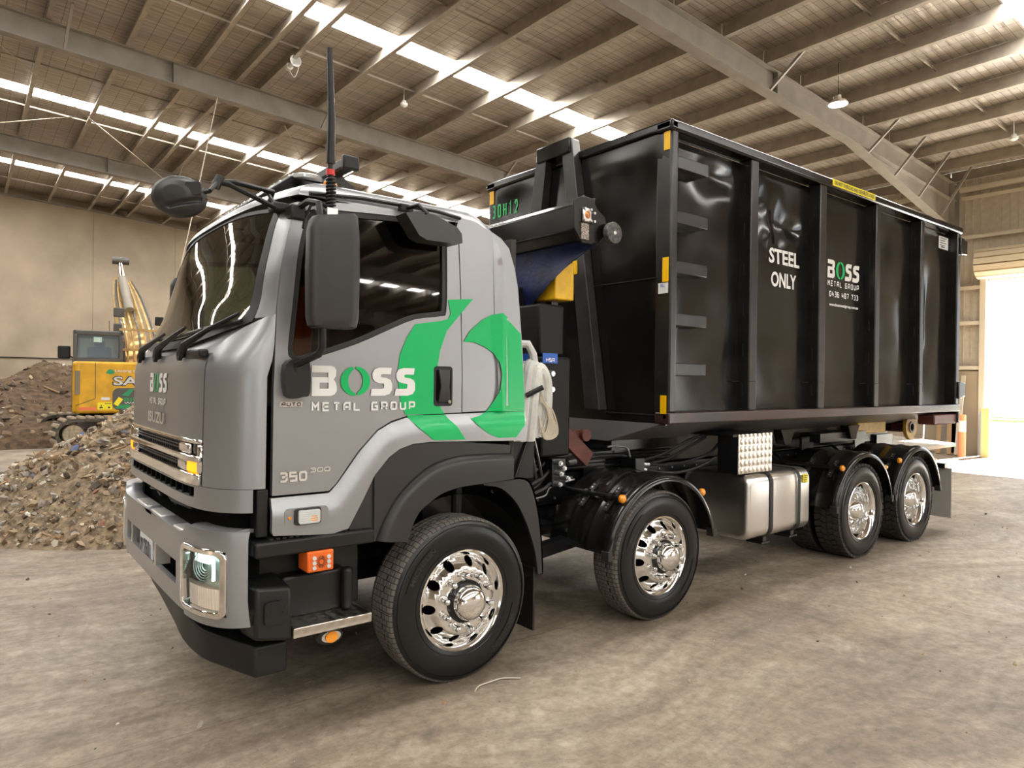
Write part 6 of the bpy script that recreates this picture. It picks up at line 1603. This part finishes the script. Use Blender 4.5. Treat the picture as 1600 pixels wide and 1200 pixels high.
    m = MB(); m.box(.50, .68, y0+.005, y0+.015, 2.72, 2.85); m.build('window_sticker', mat('pale_green_sticker', (.55, .75, .65), .5), c, loc=L0)
    m = MB(); m.box(-.30, -.02, 1.0, 1.08, 2.3, 2.62); mm = m.build('wing_mirror', M['trim'], E, loc=L0, bevel=.03)
    m = MB(); m.tube([(-.02, 1.04, 2.35), (.06, 1.04, 2.30), (.06, 1.0, 1.0)], .022, 8); m.build('mirror_rail', M['trim'], mm, loc=L0)
    m = MB(); m.tube([(.85, .8, 3.0), (.84, .8, 3.3)], .008, 5); m.build('cab_aerial', M['trim'], c, loc=L0)
    # boom rising behind the house, with pipes and ram
    m = MB(); bx = 1.56
    V = []
    for (y, z, hw, hh) in ((1.9, 1.6, .36, .5), (2.3, 2.6, .36, .42), (2.9, 3.5, .33, .38), (3.6, 4.3, .25, .3), (4.0, 4.75, .18, .22)):
        off = -(z-1.6)*.14
        for sx, s2 in ((-1, -1), (1, -1), (1, 1), (-1, 1)): V.append((bx+off+sx*hw, y+s2*hh*.5, z-s2*hh*.35))
    F = [(4*i+j, 4*i+(j+1) % 4, 4*i+4+(j+1) % 4, 4*i+4+j) for i in range(4) for j in range(4)]+[(0, 1, 2, 3), (19, 18, 17, 16)]
    m.add(V, F); b = m.build('boom', YB, E, loc=L0, bevel=.03)
    for k, (dx, r) in enumerate(((-.38, .035), (-.30, .03), (-.14, .028), (.02, .03), (.16, .03), (.30, .035), (.40, .03))):
        m = MB(); m.tube(smooth_poly([(bx+dx+.04, 1.55, 2.15), (bx+dx, 1.75, 2.9), (bx-.1+dx*.95, 2.35, 3.5), (bx-.25+dx*.8, 3.05, 4.2), (bx-.36+dx*.5, 3.6, 4.7)], 5, False), r, 7); m.build('hydraulic_pipe', YB if k % 3 else G, b, loc=L0)
    m = MB(); m.cyl((bx-.22, 2.5, 3.75), (bx-.40, 3.3, 4.75), .12, 14); ram = m.build('boom_ram', mat('dusty_ram', (.30, .27, .22), .55), b, loc=L0)
    m = MB(); m.cyl((bx-.40, 3.3, 4.75), (bx-.45, 3.5, 5.25), .07, 12); m.build('ram_rod', M['chrome'], ram, loc=L0)
    m = MB(); m.cyl((bx-.66, 3.5, 5.28), (bx-.22, 3.5, 5.28), .11, 14); m.build('pin_boss', G, ram, loc=L0)
    for z in (3.1, 2.55):
        m = MB(); m.box(bx-.48, bx+.50, 1.5, 1.6, z, z+.06); m.build('pipe_clamp', YB, b, loc=L0)
    m = MB(); m.box(bx+.40, bx+.62, 1.8, 1.95, 3.3, 3.55); m.build('work_lamp', M['trim'], b, loc=L0, bevel=.03)
    m = MB(); m.box(bx-.62, bx-.40, 1.7, 1.9, 2.9, 3.3); m.build('valve_box', G, b, loc=L0, bevel=.02)
    m = MB(); m.box(bx-.62, bx-.35, 1.9, 2.1, 3.5, 3.75); m.build('valve_box', G, b, loc=L0, bevel=.02)
    m = MB(); m.box(bx-.62, bx-.36, 1.68, 1.70, 2.45, 2.85); m.build('orange_lamp_panel', mat('faded_orange', (.6, .25, .07), .5), b, loc=L0)
    m = MB(); m.box(1.55, 1.95, .5, .8, 2.22, 2.34); m.build('engine_vent', M['trim'], h, loc=L0, bevel=.02)
M['excv_glass'] = glass('dusty_cab_glass', (.35, .40, .33), .8, .1)
excavator()

# ------------------------------------------------------------------ heaps
CH = [mat('rubble_%s' % n, c, .85) for n, c in (('tan', (.40, .30, .19)), ('brown', (.20, .135, .08)), ('grey', (.34, .30, .25)), ('pale', (.60, .53, .42)), ('dark', (.10, .075, .055)), ('timber', (.36, .23, .12)), ('white', (.74, .70, .62)), ('blue', (.13, .16, .30)), ('brick', (.30, .14, .09)))]
SOIL = mat('damp_soil', (.125, .078, .043), .95, noise=.5, nscale=5, bump=.6, bscale=14)
FILL = mat('crushed_rubble', (.27, .20, .125), .95, noise=.55, nscale=12, bump=.9, bscale=30)
def rock(m, c, s, rnd, flat=1.0):
    V = []
    rz = rnd.random()*pi; ax = Vector((rnd.uniform(-1, 1), rnd.uniform(-1, 1), rnd.uniform(-1, 1))).normalized()
    Rm = Matrix.Rotation(rnd.random()*pi, 3, ax)
    dims = (s*rnd.uniform(.6, 1.3), s*rnd.uniform(.5, 1.0), s*rnd.uniform(.3, .8)*flat)
    for sx, sy, sz in ((1, 0, 0), (-1, 0, 0), (0, 1, 0), (0, -1, 0), (0, 0, 1), (0, 0, -1), (.7, .7, .6), (-.7, -.7, .6)):
        V.append(c+Rm @ Vector((sx*dims[0]*rnd.uniform(.7, 1.2), sy*dims[1]*rnd.uniform(.7, 1.2), sz*dims[2]*rnd.uniform(.7, 1.2))))
    m.add(V, [(0, 2, 6), (2, 4, 6), (4, 0, 6), (0, 3, 4), (3, 7, 4), (7, 1, 4), (3, 1, 7), (4, 1, 2), (2, 0, 5), (0, 3, 5), (3, 1, 5), (1, 2, 5)])
def heap(name, hf, x0, x1, y0, y1, nx, ny, base, nchunk, smin, smax, wts, seed, label, cat):
    rnd = random.Random(seed); m = MB(); m.cur = 0
    jit = lambda: rnd.uniform(-.03, .03)
    m.grid(lambda x, y: (x, y, hf(x, y)-.01+(jit() if hf(x, y) > .05 else 0)), frange(x0, x1, nx), frange(y0, y1, ny))
    k = 0; tries = 0
    while k < nchunk and tries < nchunk*12:
        tries += 1
        x = rnd.uniform(x0, x1); y = rnd.uniform(y0, y1); h = hf(x, y)
        if h < .03: continue
        s = smin+(smax-smin)*rnd.random()**3
        m.cur = 1+rnd.choices(range(len(CH)), wts)[0]
        if m.cur == 6 and rnd.random() < .5:
            a = rnd.random()*pi; L_ = s*rnd.uniform(3, 6); q = Vector((x, y, h+s*.3)); dv = Vector((cos(a), sin(a), rnd.uniform(-.4, .4)))*L_*.5
            m.beam(q-dv, q+dv, s*.5, s*.25)
        else: rock(m, Vector((x, y, h+s*.15)), s, rnd)
        k += 1
    o = m.build(name, [base]+CH, smooth=False)
    return tag(o, label, cat, kind='stuff')
def h_rub(x, y):
    r = sqrt(((x-1.1)/4.0)**2+((y-6.2)/3.05)**2)
    w = .10*sin(x*2.1+y)+.07*sin(y*3.3-x*1.7)
    return max(0, 2.6*(1-r)+w*min(1, max(0, 1-r)*3))-.02
heap('rubble_heap', h_rub, -3.2, 5.3, 3.0, 9.4, 110, 80, FILL, 13500, .012, .072, (9, 6, 6, 3, 3, 3.5, 1.2, .35, .25), 4, 'heap of mixed demolition rubble beyond the front of the truck', 'rubble heap')
def h_soil(x, y):
    r = sqrt(((x+.5)/8.5)**2+((y-22)/5.6)**2); w = .22*sin(x*1.1+y*.6)+.12*sin(x*2.7-y*1.3)
    return max(0, 2.15*(1-r)**.7 if r < 1 else 0)+w*min(1, max(0, 1-r)*3)-.02
heap('soil_heap', h_soil, -9.2, 8.2, 16.2, 27.8, 80, 60, SOIL, 2200, .03, .14, (3, 9, 1, .8, 6, 2, .5, .1, .1), 8, 'dark brown soil heap against the back wall behind the excavator', 'soil heap')
# loose grit on the floor near the truck
def grit():
    rnd = random.Random(21); m = MB()
    for k in range(950):
        x = rnd.uniform(-6, 12); y = rnd.uniform(-5.5, 3.2) if rnd.random() < .8 else rnd.uniform(3, 9)
        s = .004+.02*rnd.random()**4; m.cur = rnd.choices(range(len(CH)), (4, 6, 3, 5, 5, 1, 1.5, 0, .3))[0]
        rock(m, Vector((x, y, s*.3)), s, rnd)
    o = m.build('floor_grit', CH, smooth=False); tag(o, 'small stones and grit scattered over the concrete floor', 'grit', kind='stuff')
grit()
m = MB(); m.tube(smooth_poly([(-.04, -1.41, .008), (.03, -1.36, .009), (.12, -1.355, .008), (.21, -1.36, .009), (.30, -1.425, .008)], 5, False), .004, 5)
tag(m.build('wire_offcut', M['rope']), 'bent pale wire offcut lying on the floor by the front wheel', 'wire')
m = MB(); rock(m, Vector((-2.93, -1.32, .014)), .03, random.Random(2), .7); tag(m.build('paper_scrap', CH[6], smooth=False), 'white scrap lying on the floor in front of the bumper', 'scrap')

# ------------------------------------------------------------------ things under the roof and by the door
def high_bay():
    x, y, z = 11.2, 2.15, 7.45
    e = empty('high_bay_lamp', (x, y, z), 0, 'round high-bay lamp, lit, hanging on a chain beside the rafter', 'lamp')
    m = MB(); m.lathe([(0, .16), (.06, .16), (.07, .07), (.15, .05), (.19, .0), (.18, -.02)], (x, y, z), 28, 'z'); m.build('lamp_body', M['alloy'], e)
    m = MB(); m.lathe([(.175, -.015), (.12, -.035), (0, -.04)], (x, y, z), 28, 'z'); m.build('lamp_lens', emis('high_bay_light', (.88, 1, .97), 45.), e)
    m = MB(); m.cyl((x, y, z+.15), (x, y, roof_z(x)-.01), .006, 6); m.build('chain', M['trim'], e)
    l = bpy.data.lights.new('high_bay_light', 'SPOT'); l.energy = 260; l.spot_size = radians(120); l.spot_blend = .5; l.shadow_soft_size = .16; l.color = (.93, 1, .98)
    o = bpy.data.objects.new('high_bay_light', l); COL.objects.link(o); o.location = (0, 0, -.08); o.parent = e
high_bay()
def horn():
    x, y = 2.95, 9.62; z = roof_z(x)-.36
    e = empty('horn_loudspeaker', (x, y, z), 0, 'white horn loudspeaker hung from the twin purlin', 'loudspeaker')
    m = MB(); m.lathe([(.04, .12), (.05, .0), (.075, -.14), (.12, -.2), (.11, -.2), (.06, -.12), (0, -.02)], (x, y, z), 20, 'y'); m.build('horn', M['label_white'], e, origin=None)
    m = MB(); m.cyl((x, y+.12, z), (x, y+.24, z), .075, 14); m.build('driver', M['label_white'], e)
    m = MB(); m.beam((x, y+.1, z), (x, y+.1, z+.16), .03, .01); m.build('bracket', M['steel'], e)
    m = MB(); m.tube(smooth_poly([(x, y+.24, z), (x+.15, y+.25, z-.15), (x+.2, y+.15, z+.1), (x+.05, y+.2, z+.15)], 5, False), .008, 5); m.build('cable', M['label_white'], e)
horn()
for x, y, lb in ((5.60, 9.6, 'white dome detector under the roof above the cab'), (16.5, .72, 'white dome detector near the roof eave above the roller door')):
    z = roof_z(x)-.29; m = MB(); m.lathe([(0, .29), (.012, .29), (.012, .0), (.05, 0), (.055, -.04), (.09, -.06), (.085, -.11), (.05, -.14), (0, -.15)], (0, 0, 0), 16, 'z')
    tag(m.build('smoke_detector', M['label_white'], loc=(x, y, z)), lb, 'detector')
def extra():
    # slack cord to the roof behind the cab
    m = MB(); m.tube([(1.96, 11.45, roof_z(1.96)-.82), (1.486, 11.4, 5.52), (1.204, 11.4, 4.06), (.42, 11.4, 0)], .012, 5)
    tag(m.build('hanging_cord', M['rope']), 'thin pale cord running down from the rafter in front of the back wall', 'cord')
    # timber and pipe lengths leaning in the corner by the roller door
    rnd = random.Random(9)
    specs = [(2.50, 2.62, 2.15, 'M', 'pale timber length leaning closest to the roller door'), (2.68, 2.95, 2.2, 'T', 'brown timber length leaning second from the roller door'), (2.95, 3.20, 2.45, 'T', 'wide plank leaning third from the roller door'), (3.30, 3.55, 2.5, 'S', 'steel bar leaning behind the orange post'), (3.75, 3.55, 2.2, 'M', 'thin pale batten leaning left of the orange post')]
    for y0, y1, L_, k, lb in specs:
        m = MB(); w = .10 if k != 'S' else .05
        m.beam((XE-.95-.1*rnd.random(), y0-.0, .02), (XE-.20, y1, L_), w, .045, up=(1, 0, 0)); tag(m.build('timber_length' if k != 'S' else 'steel_bar', {'M': CH[3], 'T': CH[5], 'S': M['steel']}[k], smooth=False), lb, 'timber' if k != 'S' else 'bar')
    e = empty('bollard', (18.3, 2.30, 0), 0, 'orange and white warning post by the roller door', 'bollard')
    m = MB(); m.lathe([(.0, 1.12), (.085, 1.11), (.09, 1.08), (.09, 0)], (18.3, 2.30, 0), 16, 'z'); m.build('post', mat('faded_orange_post', (.9, .33, .16), .5), e)
    m = MB(); m.lathe([(.093, .95), (.093, .66)], (18.3, 2.30, 0), 16, 'z'); m.build('white_band', M['label_white'], e)
    # blue and yellow steel guard at the door jamb
    e = empty('door_guard', (19.0, 1.95, 0), 0, 'blue and yellow steel guard post at the door jamb', 'guard post')
    m = MB(); m.box(18.7, 19.25, 1.96, 2.02, 0, 1.2); m.build('guard_plate', mat('pale_blue_paint', (.35, .5, .75), .5), e)
    m = MB(); m.box(18.66, 18.74, 1.80, 1.98, 0, 1.3); m.build('guard_edge', mat('pale_yellow_paint', (.85, .68, .3), .5), e)
    # slabs and offcuts dumped behind the tail of the truck
    e = None
    m = MB(); m.panel([(13.9, 1.55), (15.6, 1.5), (16.6, 3.3), (15.2, 4.1), (13.8, 3.2)], lambda x, y, o=0: (x, y, .52+.05*(x-14)*.3+o), step=.4, t=.07); tag(m.build('concrete_slab', CH[2], smooth=False), 'pale broken slab lying level behind the rear wheels', 'slab')
    rr = random.Random(31)
    for (x, y, s, lb, ci) in ((14.7, 2.3, .30, 'grey lump of concrete under the slab, nearest the truck', 2), (15.5, 2.9, .34, 'grey lump of concrete under the far side of the slab', 2), (16.9, 4.4, .75, 'large pale boulder behind the level slab', 3), (18.0, 5.2, .9, 'largest pale boulder in the heap near the east wall', 3), (16.3, 3.6, .32, 'tan lump resting beside the level slab', 0)):
        m = MB(); rock(m, Vector((0, 0, 0)), s, rr, 1.4); zmin = min(v[2] for v in m.v); tag(m.build('concrete_lump', CH[ci], loc=(x, y, -zmin-.01), smooth=False), lb, 'lump')
    # outside: far fence and verge
    S_(MB().box(44, 44.2, -30, 60, -.05, 1.5).build('wall_outside', mat('far_fence', (.55, .55, .5), .8), smooth=False))
    S_(MB().box(41, 44, -30, 60, -.03, .12).build('trim_verge', mat('verge_grass', (.18, .26, .10), .9, noise=.4), smooth=False))
extra()
